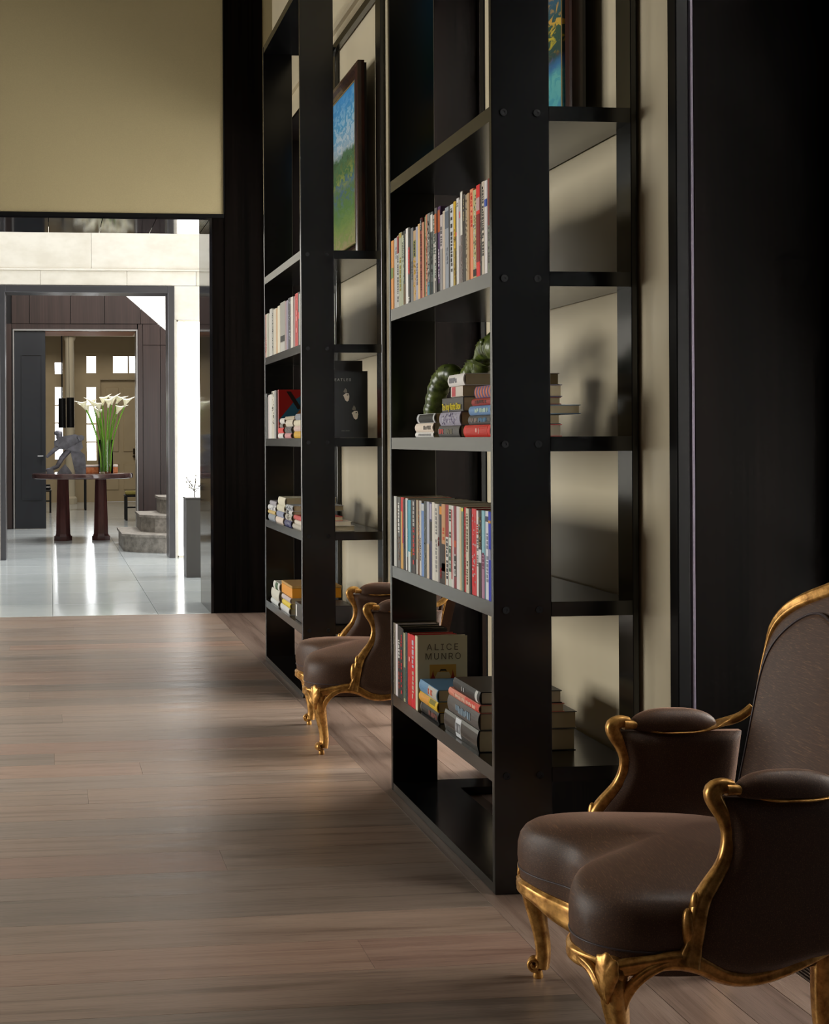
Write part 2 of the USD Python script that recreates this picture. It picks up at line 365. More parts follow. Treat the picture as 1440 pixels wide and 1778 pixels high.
# the rest of the room, out of the picture
wl = shell('wall_left')
LW = ((4.1, 6.7), (7.1, 9.7))
prev = -6.0
for a, b in LW + ((Y_END, Y_END),):
    obj('pier', bx(-6.3, -6.1, prev, a, 0, 3.6), LEFTW, wl); prev = b
obj('upper_wall', bx(-6.3, -6.1, -6, Y_END, 3.6, 5.6), LEFTW, wl)
for i, (a, b) in enumerate(LW):
    obj('sill_wall', bx(-6.3, -6.1, a, b, 0, .3), LEFTW, wl)
    wn = shell('window_%d' % (i + 4))
    obj('window_frame', [bx(-6.24, -6.16, a, a + .05, .3, 3.6), bx(-6.24, -6.16, b - .05, b, .3, 3.6), bx(-6.24, -6.16, a, b, .3, .36), bx(-6.24, -6.16, a, b, 3.54, 3.6), bx(-6.23, -6.17, a, b, 1.9, 1.94)], EBONY, wn)
    obj('pane', bx(-6.203, -6.197, a + .05, b - .05, .36, 3.54), PANE, wn)
struct('wall_back', bx(-6.3, 2.5, -6.2, -6.0, 0, 5.6), LEFTW)
struct('ceiling', bx(-6.3, 2.5, -6.2, Y_END, 5.6, 5.75), CEIL)

# ------------------------------------------------------------------ floor grille under the near window
g = thing('floor_grille', 'dark slotted floor grille by the near window, behind the foreground armchair', 'floor grille', (1.79, 1.2, 0))
obj('tray', bx(.002, .108, .002, 2.448, -.024, -.018), STEELDK, g)
obj('rim', [bx(.001, .008, .002, 2.448, -.018, .0005), bx(.102, .109, .002, 2.448, -.018, .0005), bx(.001, .109, .002, .010, -.018, .0005), bx(.001, .109, 2.440, 2.448, -.018, .0005)], plain('grille_metal', (66, 52, 44), .4, .5, .3), g)
for i in range(7):
    xx = .0185 + i * .012
    obj('slat', bx(xx - .0028, xx + .0028, .011, 2.439, -.016, -.0005, .0008), LOOK['grille_metal'], g)

# ------------------------------------------------------------------ bookcases
SHELF_TOP = (2.247, 1.775, 1.303, .831, .359)
ST_T = .042
BL, BD = 1.225, .430
def make_bookcase(label, loc):
    t = thing('bookcase', label, 'bookcase', loc, 0, 'blackened steel bookcases along the right wall')
    pt = .025
    for y0 in (0, BL - pt):
        obj('end_plate', bx(0, .170, y0, y0 + pt, 0, 3.60, .0025), STEEL, t)
    for y0 in (0, BL - .105):
        obj('rear_post', bx(BD - .018, BD, y0, y0 + .105, 0, 3.60, .002), STEEL, t)
    plan = Polygon([(.0015, pt + .0005), (.1705, pt + .0005), (.1705, .001), (BD - .0185, .001), (BD - .0185, .1055), (BD - .001, .1055),
                    (BD - .001, BL - .1055), (BD - .0185, BL - .1055), (BD - .0185, BL - .001), (.1705, BL - .001), (.1705, BL - pt - .0005), (.0015, BL - pt - .0005)])
    for z in SHELF_TOP:
        obj('shelf', extrude(plan, ST_T, z - ST_T), STEEL, t)
    obj('top_panel', extrude(plan.difference(sbox(.20, .06, BD - .03, BL - .06)), .04, 3.56), STEEL, t)
    hole = sbox(.225, .13, BD - .04, 1.10)
    obj('base_plate', extrude(plan.difference(hole), .028, 0.001), STEEL, t)
    for z in SHELF_TOP:
        for xx in (.035, .133):
            b = lathe([(0, 0), (.0085, 0), (.0105, .0012), (.0105, .003), (0.0045, .003), (.0045, .0015), (0, .0015)], 14)
            b.apply_transform(trimesh.transformations.rotation_matrix(math.pi / 2, [1, 0, 0])); b.apply_translation([xx, 0.0, z - ST_T / 2])
            obj('bolt', b, plain('bolt_steel', (22, 22, 24), .4, .5, .6), t)
    return t
bc1 = make_bookcase('tall blackened steel bookcase in the foreground, left of the near armchair', (1.25, 3.87, 0))
bc2 = dup(bc1, (1.25, 6.93, 0), 0, 'tall blackened steel bookcase farther back, beside the dark pilaster and the opening')

# ------------------------------------------------------------------ armchairs
def make_chair(label, loc, rz):
    """Louis XV style open seat; local +y is the front, x along the front feet."""
    t = thing('armchair', label, 'armchair', loc, rz, 'gilt armchairs in brown silk in front of the window bays')
    # seat outline (right half, front centre to back centre), mirrored
    half = [(0, -.010), (.055, -.004), (.11, .032), (.17, .064), (.23, .070), (.284, .046), (.323, -.004), (.338, -.07), (.336, -.17), (.325, -.28), (.30, -.38), (.255, -.44), (.17, -.462), (.08, -.468), (0, -.470)]
    pts = half + [(-x, y) for x, y in half[-2:0:-1]]
    P = np.array(pts + [pts[0]], float)
    d = np.r_[0, np.cumsum(np.linalg.norm(np.diff(P, axis=0), axis=1))]
    O = CubicSpline(d, P, bc_type='periodic')(np.linspace(0, d[-1], 145)[:-1]); nO = len(O)
    cen = np.array([0, -.20])
    rings = [(.244, .955), (.244, .982), (.285, 1.0), (.315, 1.012), (.345, 1.010), (.368, .992), (.384, .96), (.394, .92)]
    for s in np.linspace(.86, .06, 14): rings.append((.398 + .030 * (1 - (s / .9) ** 2), s))
    V = np.array([[*(cen + (O[i] - cen) * s), z] for z, s in rings for i in range(nO)]); R = len(rings)
    # an indentation of the top crown that fades inwards from the centre of the front
    dent = np.exp(-(V[:, 0] / .07) ** 2) * np.clip((V[:, 1] + .16) / .17, 0, 1) * (V[:, 2] > .36) * .020
    V[:, 2] -= dent
    i, j = np.meshgrid(np.arange(R - 1), np.arange(nO), indexing='ij'); a = i * nO + j; b = i * nO + (j + 1) % nO
    Fc = np.concatenate([np.stack([a, b, b + nO], -1).reshape(-1, 3), np.stack([a, b + nO, a + nO], -1).reshape(-1, 3)])
    V = np.vstack([V, [*cen, .244], [*cen, .4285]]); k = np.arange(nO); k2 = (k + 1) % nO
    Fc = np.vstack([Fc, np.stack([k2, k, np.full(nO, R * nO)], 1), np.stack([k + (R - 1) * nO, k2 + (R - 1) * nO, np.full(nO, R * nO + 1)], 1)])
    seat = trimesh.Trimesh(V, Fc, process=False)
    if seat.volume < 0: seat.invert()
    s_ = obj('seat', seat, SILK, t, 50)
    # thin trim line round the foot of the seat
    ring = np.array([[*(cen + (o - cen) * 1.006), .292] for o in O] + [[*(cen + (O[0] - cen) * 1.006), .292]])
    obj('seat_piping', sweep(ring, (0, 0, 1), .0022, .0022, ROUND[::3]), SILKTRIM, s_, True)
    # front rail follows the serpentine front, its lower edge scalloped
    xs = np.linspace(-.290, .290, 71)
    top = O[:nO // 2 + 1]; fx = np.concatenate([-top[top[:, 1] > -.03][::-1][:, 0], top[top[:, 1] > -.03][:, 0]])
    fy = np.concatenate([top[top[:, 1] > -.03][::-1][:, 1], top[top[:, 1] > -.03][:, 1]])
    yo = np.interp(xs, fx[np.argsort(fx)], fy[np.argsort(fx)])
    gk = np.exp(-(np.abs(xs) / .125) ** 4)
    zc = .251 - .027 * gk
    path = np.stack([xs, yo - .004 - .012 * np.clip((np.abs(xs) - .22) / .06, 0, 1), zc], 1)
    tn = np.gradient(path[:, :2], axis=0); nr = np.stack([tn[:, 1] * -1, tn[:, 0], 0 * xs], 1); nr /= np.linalg.norm(nr, axis=1, keepdims=True)
    hh = .019 + .014 * gk
    rail = sweep(path, nr, hh, .013, GILT2)
    rp = obj('front_rail', rail, GOLD, t, 40)
    yc = np.interp(0, xs, yo)
    carv = [ellipsoid((0, yc + .008, .226), (.011, .006, .020)), ellipsoid((.020, yc + .007, .232), (.012, .005, .009)), ellipsoid((-.020, yc + .007, .232), (.012, .005, .009)),
            ellipsoid((.034, yc + .009, .222), (.010, .005, .006)), ellipsoid((-.034, yc + .009, .222), (.010, .005, .006)), ellipsoid((0, yc + .009, .204), (.016, .005, .007))]
    obj('carved_shell', carv, GOLD, rp, True)
    for s in (1, -1):
        # side rail
        sp = spline([(s * .325, .010, .258), (s * .337, -.05, .272), (s * .341, -.10, .279), (s * .340, -.14, .272), (s * .337, -.19, .248), (s * .334, -.24, .241), (s * .329, -.30, .252), (s * .318, -.36, .272), (s * .300, -.42, .292)], 48)
        obj('side_rail', sweep(sp, (s, 0, 0), .0165 + .004 * np.exp(-((sp[:, 1] + .13) / .05) ** 2), .015, GILT2), GOLD, t, 40)
        # front leg: knee at the corner, down and in, scrolled toe
        C = np.array([(s * .314, .018, .250), (s * .315, .018, .225), (s * .312, .015, .190), (s * .306, .009, .155), (s * .301, .003, .120), (s * .298, -.002, .086), (s * .298, -.003, .055), (s * .300, .001, .028)])
        cs = spline(C, 44); tt = np.linspace(0, 1, 44)
        wv = np.interp(tt, [0, .12, .3, .6, .85, 1], [.024, .028, .0255, .0195, .0178, .0190])
        nrm = np.array([s * .55, .83, 0.0])
        leg = [sweep(cs, nrm, wv, wv * .95, GILT), ellipsoid((s * .308, .016, .248), (.034, .032, .030), 3)]
        dirv = np.array([s * .35, .94, 0]); dirv /= np.linalg.norm(dirv)
        th = np.linspace(0, 2.3 * 2 * np.pi / 1.6, 40)
        rad = np.interp(th, [0, th[-1]], [.0155, .005])
        c0 = np.array([s * .301, .010, .0]) + dirv * .006
        ring = np.array([c0 + dirv * (r * math.sin(a - .6)) + np.array([0, 0, .034 - r * math.cos(a - .6)]) for a, r in zip(th, rad)])
        side = np.cross(dirv, [0, 0, 1.0])
        leg.append(sweep(ring, side, .0055, .0165, _se))
        leg.append(lathe([(0, .0), (.0105, .0), (.0125, .004), (.0115, .011), (.010, .020), (0, .020)], 16, tuple(np.array([s * .302, .008, 0]))))
        lg = obj('leg', leg, GOLD, t, 45)
        # knee ornament: a lobed leaf between two ribs
        kn = []
        rib = spline([(s * .302, .006, .135), (s * .312, .024, .185), (s * .312, .046, .222), (s * .292, .052, .240), (s * .255, .062, .250), (s * .205, .060, .250)], 28)
        kn.append(sweep(rib, nrm, np.interp(np.linspace(0, 1, 28), [0, .3, .7, 1], [.006, .011, .0105, .006]), .010, GILT))
        rib = spline([(s * .309, -.004, .135), (s * .324, .004, .185), (s * .338, -.008, .225), (s * .345, -.034, .254), (s * .345, -.070, .272), (s * .343, -.105, .281)], 28)
        kn.append(sweep(rib, (s, .2, 0), np.interp(np.linspace(0, 1, 28), [0, .3, .7, 1], [.006, .011, .0105, .008]), .010, GILT))
        lf_ = ellipsoid((0, 0, 0), (1, 1, 1), 3); v = lf_.vertices
        ang = np.arctan2(v[:, 0], v[:, 2]); v = v * (1 + .05 * np.cos(ang * 9))[:, None]
        v = v * np.array([.036, .012, .050]); v[:, 0] *= np.interp(v[:, 2], [-.05, .05], [.15, 1.15])
        az = math.atan2(-.55 * s, .83); ca, sa = math.cos(az), math.sin(az)
        lf_.vertices = np.stack([v[:, 0] * ca - v[:, 1] * sa, v[:, 0] * sa + v[:, 1] * ca, v[:, 2]], 1) + np.array([s * .330, .036, .240])
        kn.append(lf_)
        obj('knee_carving', kn, GOLD, lg, True)
        # rear leg
        rl = spline([(s * .285, -.415, .300), (s * .281, -.412, .20), (s * .282, -.416, .10), (s * .288, -.432, .0)], 24)
        obj('leg', sweep(rl, (0, -1, 0), np.linspace(.024, .015, 24), np.linspace(.024, .015, 24), GILT), GOLD, t, 45)
        # arm support: S curve from the side rail up to the scroll
        S = np.array([(s * .338, -.128, .272), (s * .338, -.140, .310), (s * .337, -.146, .345), (s * .334, -.158, .390), (s * .328, -.183, .428), (s * .322, -.207, .462), (s * .317, -.219, .498), (s * .315, -.219, .530), (s * .315, -.207, .560), (s * .315, -.193, .584), (s * .315, -.190, .600), (s * .315, -.204, .611), (s * .315, -.228, .610)])
        S[:, 1] += .010
        ss = spline(S, 64); tt = np.linspace(0, 1, 64)
        wv = np.interp(tt, [0, .10, .22, .34, .5, .66, .80, .90, 1], [.026, .018, .019, .0165, .0135, .0135, .0165, .0175, .013])
        ap = obj('arm_support', sweep(ss, (s, 0, 0), wv, wv * .95, GILT), GOLD, t, 40)
        obj('post_carving', [ellipsoid((s * .339, -.121, .340), (.015, .014, .040), 3), ellipsoid((s * .338, -.136, .385), (.011, .010, .026), 3)], GOLD, ap, True)
        # arm rail under the pad, thick at both ends
        A = spline([(s * .315, -.205, .606), (s * .316, -.240, .603), (s * .317, -.265, .594), (s * .318, -.33, .589), (s * .316, -.40, .594), (s * .312, -.445, .608), (s * .306, -.485, .622), (s * .298, -.515, .648)], 48)
        tt = np.linspace(0, 1, 48)
        obj('arm_rail', sweep(A, (0, 0, 1), np.interp(tt, [0, .12, .2, .3, .68, .8, 1], [.019, .016, .026, .0345, .0345, .018, .013]), np.interp(tt, [0, .12, .22, .3, .68, .8, 1], [.013, .0105, .005, .004, .004, .010, .010]), GILT), GOLD, t, 40)
        pad = ellipsoid((0, 0, 0), (1, 1, 1), 4); v = pad.vertices
        v = np.sign(v) * np.abs(v) ** np.array([.85, .80, .85]); v[:, 2] = np.where(v[:, 2] < 0, v[:, 2] * .25, v[:, 2])
        pad.vertices = v * np.array([.0315, .106, .047]) + np.array([s * .317, -.328, .597])
        obj('arm_pad', pad, SILK, t, True)
        # closed upholstered side between support, rail and arm
        nz, ny = 26, 22
        zf = np.linspace(0, 1, nz); grid = []
        lowy = [-.13, -.19, -.24, -.30, -.36, -.47]; lowz = [.283, .256, .249, .260, .280, .300]
        for u in np.linspace(0, 1, ny):
            col = []
            for q in zf:
                zt = .590
                # front edge follows the support
                z0 = .275; zz = z0 + (zt - z0) * q
                yfront = np.interp(zz, [.272, .345, .390, .428, .462, .498, .530, .560, .590], [-.130, -.140, -.152, -.177, -.200, -.212, -.212, -.202, -.194])
                yback = -.455 - .035 * q
                yv = yfront + (yback - yfront) * u
                zb = np.interp(-yv, -np.array(lowy), lowz)
                zz = zb + (zt - zb) * q
                col.append((yv, zz, 1 - (2 * u - 1) ** 8, 1 - (2 * q - 1) ** 8))
            grid.append(col)
        G = np.array(grid)
        xm = np.interp(G[..., 1], [.27, .45, .60], [.338, .322, .316])
        bul = .016 * np.sqrt(np.clip(G[..., 2] * G[..., 3], 0, 1))
        outer = np.stack([s * (xm + .006 + bul), G[..., 0], G[..., 1]], -1).reshape(-1, 3)
        inner = np.stack([s * (xm - .014 - bul), G[..., 0], G[..., 1]], -1).reshape(-1, 3)
        nV = ny * nz; Fq = []
        for a_ in range(ny - 1):
            for b_ in range(nz - 1):
                q0, q1, q2, q3 = a_ * nz + b_, (a_ + 1) * nz + b_, (a_ + 1) * nz + b_ + 1, a_ * nz + b_ + 1
                Fq += [(q0, q1, q2), (q0, q2, q3), (q0 + nV, q2 + nV, q1 + nV), (q0 + nV, q3 + nV, q2 + nV)]
        edge = [(a_, 0) for a_ in range(ny)] + [(ny - 1, b_) for b_ in range(1, nz)] + [(a_, nz - 1) for a_ in range(ny - 2, -1, -1)] + [(0, b_) for b_ in range(nz - 2, 0, -1)]
        ei = [a_ * nz + b_ for a_, b_ in edge]
        for e0, e1 in zip(ei, ei[1:] + ei[:1]): Fq += [(e0, e0 + nV, e1 + nV), (e0, e1 + nV, e1)]
        side_m = trimesh.Trimesh(np.vstack([outer, inner]), np.array(Fq), process=False)
        if side_m.volume < 0: side_m.invert()
        obj('side_panel', side_m, SILK, t, 40)
    # back: outline in the (x, h) plane, tilted
    def bk(x, h, off=0.0):
        yb = -.444 - .115 * (h - .41) / .5 - .045 * (1 - (x / .30) ** 2) + off
        return (x, yb, h)
    ol = [(-.268, .300), (-.272, .40), (-.279, .52), (-.287, .64), (-.292, .74), (-.288, .805), (-.268, .857), (-.232, .893), (-.17, .925), (-.10, .950), (-.045, .968), (0, .975)]
    ol = ol + [(-x, h) for x, h in ol[-2::-1]]
    ol = spline(ol, 90)
    from shapely.geometry import LineString
    def panel(outline, off_f, off_b, crown, name, mat, bev=.010):
        """A padded panel: rings of the outline shrunk towards its middle."""
        c = np.array([0, .62]); Vv = []; m = len(outline)
        lev = [(1.0, off_b), (1.0, off_f - bev), (.985, off_f - bev * .35), (.955, off_f)] + [(s, off_f + crown * (1 - (s / .955) ** 2)) for s in np.linspace(.85, .05, 9)]
        for s, off in lev:
            for x, h in outline:
                q = c + (np.array([x, h]) - c) * s; Vv.append(bk(q[0], q[1], off))
        L_ = len(lev); ii, jj = np.meshgrid(np.arange(L_ - 1), np.arange(m), indexing='ij'); a_ = ii * m + jj; b_ = ii * m + (jj + 1) % m
        Ff = np.concatenate([np.stack([a_, b_, b_ + m], -1).reshape(-1, 3), np.stack([a_, b_ + m, a_ + m], -1).reshape(-1, 3)])
        Vv += [bk(*c, off_b), bk(*c, off_f + crown)]; kk = np.arange(m); kk2 = (kk + 1) % m
        Ff = np.vstack([Ff, np.stack([kk2, kk, np.full(m, L_ * m)], 1), np.stack([kk + (L_ - 1) * m, kk2 + (L_ - 1) * m, np.full(m, L_ * m + 1)], 1)])
        pm = trimesh.Trimesh(np.array(Vv), Ff, process=False)
        if pm.volume < 0: pm.invert()
        return obj(name, pm, mat, t, 45)
    panel(ol * np.array([.985, 1]) - np.array([0, .006]), .0, -.055, .006, 'back', SILK)
    inn = [(-.250, .330), (-.256, .50), (-.262, .66), (-.262, .745), (-.246, .803), (-.205, .852), (-.155, .884), (-.110, .897), (-.070, .893), (-.035, .880), (0, .874)]
    inn = inn + [(-x, h) for x, h in inn[-2::-1]]; inn = spline(inn, 90)
    panel(inn, .012, -.010, .012, 'back_cushion', SILK, .006)
    pip = np.array([bk(x * .992, h, .010) for x, h in inn])
    obj('back_piping', sweep(pip, (0, 1, 0), .003, .003, ROUND[::3]), SILKTRIM, t, True)
    fr = np.array([bk(x, h, -.012) for x, h in ol]); hh_ = ol[:, 1]
    wv = np.interp(hh_, [.30, .70, .79, .84, .89, .975], [.003, .003, .004, .012, .017, .019])
    obj('back_frame', sweep(fr, (0, 1, 0), wv, wv * 1.15, GILT2), GOLD, t, 40)
    return t
ch1 = make_chair('gilt carved armchair in dark brown silk in the foreground, cut by the right edge', (1.1425, 2.967, 0), 85)
ch2 = dup(ch1, (1.141, 5.988, 0), 84.3, 'gilt carved armchair in dark brown silk between the two bookcases')
# ------------------------------------------------------------------ books
def cover_look(rgb, gloss=.42):
    return plain('cover_%d_%d_%d' % tuple(rgb), rgb, gloss, .45)

def book_mesh(L, T, D, hard, rounded):
    """Cover and pages of a book: length along z, thickness along y, spine at x = 0, fore edge at x = D. Returns (cover, pages)."""
    b = .0022 if hard else .0009
    sp = .0035 if hard else .0012
    if rounded:
        q = np.linspace(-1, 1, 7); bow = min(.006, T * .22)
        outer = [(-bow * (1 - v * v) + bow * .0, T / 2 + v * T / 2) for v in q]
        inn = [(sp - bow * (1 - v * v), T / 2 + v * (T / 2 - b)) for v in q]
    else:
        c = min(.002, T * .2)
        outer = [(c, 0), (0, c), (0, T - c), (c, T)]; inn = [(sp, b), (sp, T - b)]
    poly = [(D, 0)] + [(D, b)] + [(x, y) for x, y in inn] + [(D, T - b), (D, T)] + [(x, y) for x, y in outer[::-1]]
    cov = extrude(Polygon(poly), L)
    ins = .0035 if hard else .0004
    pg = bx(sp + .0003, D - ins, b + .0002, T - b - .0002, ins, L - ins)
    return cov, pg

GLYPH = random.Random(11)
def glyphs(z0, z1, y0, y1, x, run='z', n=None):
    """A row of small letter-like strokes on the plane x: not legible, as in the photograph."""
    out = []; h = y1 - y0; z = z0
    while z < z1 - .002:
        w = h * GLYPH.uniform(.25, .75) + .0008
        if GLYPH.random() < .16: z += w; continue
        zz = min(z + w, z1); k = GLYPH.random()
        if run == 'z':
            out.append((x, y0 + h * (.25 if k < .2 else 0), y1 - h * (.2 if k > .85 else 0), z, zz))
        z = zz + h * .16 + .0006
    t = []
    for x_, a, b, c, d in out: t.append(bx(x_ - .0004, x_ + .0006, a, b, c, d))
    return t

def print_marks(prints, L, T, cov, rounded):
    """Printed bands and lettering of a spine, as thin pieces on it."""
    bow = min(.006, T * .22) if rounded else 0.0
    def face_x(v): return -bow * (1 - (2 * v - 1) ** 2)
    def strip(v0, v1, z0, z1):
        q = np.linspace(v0, v1, 7)
        return extrude(Polygon([(face_x(a) - .0005, a * T) for a in q] + [(face_x(a) + .0008, a * T) for a in q[::-1]]), z1 - z0, z0)
    xm_ = face_x(.4) - .0006
    for kind, f0, f1, rgb in prints:
        m = plain('print_%d_%d_%d' % tuple(rgb), rgb, .45, .4)
        if kind == 'band':
            obj('spine_band', strip(.05, .95, L * f0, L * f1), m, cov)
        elif kind == 'half':
            obj('spine_band', strip(.5, .95, L * f0, L * f1), m, cov)
        elif kind == 'text':
            g_ = glyphs(L * f0, L * f1, T * .28, T * .72, xm_)
            if g_: tag(obj('spine_lettering', g_, m, cov), kind='stuff')
        elif kind == 'mottle':
            g_ = []
            for _ in range(26):
                a = GLYPH.uniform(f0, f1 - .03); b = GLYPH.uniform(.06, .7)
                xq = face_x(b + .1) - .0004
                g_.append(bx(xq - .0004, xq + .001, T * b, T * min(.94, b + GLYPH.uniform(.1, .3)), L * a, L * (a + GLYPH.uniform(.008, .03))))
            tag(obj('spine_pattern', g_, m, cov), kind='stuff')

def book(label, group, L, T, D, rgb, prints, place, hard=True, rounded=False, page=0, gloss=.42):
    t = UsdGeom.Xform.Define(stage, numbered('/World/book'))
    place = np.array(place, float); place[2, 3] += .0004
    t.AddTransformOp().Set(Gf.Matrix4d(*place.T.ravel()))
    tag(t, label, 'book', group)
    cov, pg = book_mesh(L, T, D, hard, rounded)
    c = obj('cover', cov, cover_look(rgb, gloss), t)
    obj('pages', pg, PAGES[page], t)
    print_marks(prints, L, T, c, rounded)
    return t, c

def stand(x, y, z, lean=0.0):
    """Upright, spine facing the room (-x), thickness from y towards +y."""
    return trimesh.transformations.translation_matrix((x, y, z)) @ trimesh.transformations.rotation_matrix(lean, (1, 0, 0))

def lie(x, y, z, turn=0.0):
    """Lying flat, spine facing the room, its length running from y towards -y (to the viewer's right)."""
    M = np.eye(4); M[:3, :3] = np.array([[1, 0, 0], [0, 0, -1], [0, 1, 0]])     # length z -> -y, thickness y -> z
    return trimesh.transformations.translation_matrix((x, y, z)) @ trimesh.transformations.rotation_matrix(turn, (0, 0, 1)) @ M

def ordinal(n):
    return '%d%s' % (n, 'th' if 10 <= n % 100 <= 20 else {1: 'st', 2: 'nd', 3: 'rd'}.get(n % 10, 'th'))

def remap(v, a0, a1, b0, b1): return b0 + (v - a0) * (b1 - b0) / (a1 - a0)

def upright_row(bounds, specs, m, z, xs, where, group, D=(.135, .15), hard=.0):
    """bounds: y from the far end to the near end."""
    for k, sp in enumerate(specs):
        desc, rgb, h, prints = sp[:4]
        y1, y0 = remap(bounds[k], *m), remap(bounds[k + 1], *m)
        if y1 - y0 < .007: y0 = y1 - .007
        T = y1 - y0 - .0006
        book('%s, %s from the far end, %s' % (desc, ordinal(k + 1), where), group, h, T, random.uniform(*D), rgb, prints,
             stand(xs + random.uniform(-.0012, .0028), y0, z), hard=random.random() < hard, page=random.randrange(3))

W, K, G1, RD = (222, 220, 214), (18, 18, 18), (150, 150, 150), (188, 34, 32)
ROW_A = [
 ('orange paperback with a green patch', (222, 148, 62), .252, [('band', .45, .60, (120, 140, 70)), ('band', .0, .44, (226, 154, 84))]),
 ('pale grey book', (186, 184, 180), .256, [('text', .70, .90, (150, 152, 160))]),
 ('white book, red top and black lettering', (190, 190, 184), .258, [('band', .75, .99, (150, 44, 36)), ('text', .05, .72, K)]),
 ('sage book with olive lettering', (172, 176, 150), .264, [('text', .12, .66, (150, 138, 30)), ('band', .93, .99, (178, 150, 60))]),
 ('pale green book', (176, 186, 160), .250, [('text', .62, .9, (120, 126, 110))]),
 ('black book with brown foot', (26, 30, 30), .262, [('band', .0, .28, (104, 80, 44)), ('text', .3, .9, (150, 158, 150))]),
 ('thin tan book', (176, 158, 136), .250, []),
 ('bright white book', (238, 236, 232), .266, []),
 ('black book with red lettering', (24, 22, 20), .264, [('band', .38, .74, (150, 24, 22)), ('text', .40, .72, (214, 40, 34)), ('text', .02, .08, W)]),
 ('mid grey book', (118, 120, 122), .258, [('text', .3, .6, (80, 84, 84))]),
 ('tan book with yellow blotches', (188, 156, 112), .244, [('band', .62, .86, (128, 126, 44)), ('mottle', .05, .60, (214, 172, 30)), ('text', .64, .84, K)]),
 ('lavender grey book', (166, 166, 182), .252, [('text', .2, .5, (120, 122, 140))]),
 ('peach book', (226, 184, 122), .256, []),
 ('dark red book with black top', (128, 28, 26), .272, [('band', .84, .99, K), ('text', .86, .98, (170, 170, 170)), ('text', .1, .8, (70, 18, 16))]),
 ('salmon book', (204, 140, 108), .254, []),
 ('green cloth book', (112, 142, 106), .270, [('text', .2, .8, (90, 116, 84))]),
 ('rust and peach book', (206, 132, 96), .272, [('mottle', .0, .75, (170, 92, 72))]),
 ('mottled grey book with teal foot', (122, 124, 118), .272, [('mottle', .1, .95, W), ('mottle', .1, .95, K), ('band', .0, .16, (84, 142, 160))]),
 ('dark grey book with white label', (74, 80, 78), .272, [('band', .76, .97, W), ('band', .0, .15, (24, 44, 46)), ('mottle', .2, .7, (40, 44, 42))]),
 ('cream and grey book', (190, 186, 176), .258, [('text', .5, .95, (90, 108, 92)), ('band', .20, .36, (160, 172, 160))]),
 ('grey book with white capitals', (92, 88, 88), .276, [('band', .70, .93, (186, 92, 34)), ('text', .14, .60, W)]),
 ('violet book with orange top', (78, 40, 92), .276, [('band', .70, .96, (176, 84, 36)), ('text', .15, .5, (210, 204, 210)), ('band', .0, .10, K)]),
 ('pinkish grey book', (198, 188, 188), .244, [('text', .55, .85, (80, 80, 84)), ('band', .0, .55, (150, 148, 148))]),
 ('cream pink book', (206, 190, 172), .252, []),
 ('pale blue grey book', (150, 156, 166), .258, [('band', .74, .95, (92, 102, 116)), ('text', .3, .5, (130, 136, 146))]),
 ('charcoal book', (60, 60, 60), .258, []),
 ('white book with black capitals', (212, 214, 216), .258, [('text', .18, .95, (22, 22, 26))]),
 ('yellow book', (222, 178, 10), .262, [('band', .0, .42, (176, 150, 60)), ('mottle', .02, .74, (150, 110, 20))]),
 ('dark book with coloured dots', (50, 44, 36), .244, [('mottle', .0, .5, (150, 130, 50)), ('band', .62, .67, (200, 50, 40))]),
 ('plain white book', (222, 218, 214), .266, [('text', .90, .96, (150, 150, 150))]),
 ('mauve grey book', (170, 162, 166), .258, [('band', .0, .45, (130, 120, 120)), ('band', .78, .86, (204, 96, 100))]),
 ('tall book, white above mottled brown', (112, 104, 98), .280, [('band', .52, .99, (222, 218, 208)), ('mottle', .02, .5, (160, 144, 140))]),
 ('dark brown book', (58, 54, 50), .266, [('text', .7, .95, (170, 160, 120))]),
 ('mottled tan book', (168, 152, 128), .262, [('mottle', .1, .95, (206, 196, 168)), ('mottle', .1, .95, (110, 96, 80))]),
 ('plain tan book', (196, 160, 116), .262, []),
 ('orange salmon book with red letters', (238, 150, 108), .270, [('text', .58, .96, (220, 64, 44))]),
 ('speckled yellow and white book', (188, 184, 130), .262, [('mottle', .05, .95, (120, 118, 90)), ('mottle', .1, .95, W), ('band', .02, .10, K)]),
 ('red book with dark red panel', (224, 30, 34), .270, [('band', .16, .68, (132, 16, 20)), ('band', .72, .86, (196, 160, 160))]),
 ('black and grey book', (52, 52, 50), .268, [('mottle', .1, .9, (120, 116, 108))]),
 ('cream book edged in black letters', (206, 194, 176), .270, [('text', .2, .96, (50, 48, 46))]),
 ('white book with a blue patch', (222, 216, 216), .268, [('band', .72, .80, (52, 84, 180))]),
 ('dark red book with grey green foot', (118, 34, 22), .270, [('band', .0, .50, (112, 118, 100)), ('text', .1, .48, (66, 60, 56))]),
]
YA = [5.143, 5.105, 5.047, 5.019, 4.976, 4.949, 4.925, 4.919, 4.884, 4.855, 4.819, 4.779, 4.74, 4.713, 4.687, 4.66, 4.634, 4.612, 4.579, 4.547, 4.518, 4.49, 4.459, 4.427, 4.398, 4.353, 4.336, 4.298, 4.274, 4.26, 4.232, 4.213, 4.187, 4.165, 4.139, 4.119, 4.085, 4.05, 4.012, 3.985, 3.958, 3.931, 3.908]
MA = (3.908, 5.143, 3.899, 5.068)
upright_row(YA, ROW_A, MA, SHELF_TOP[1], 1.2528, 'top row, near bookcase', 'upright books on the top row of the near bookcase')

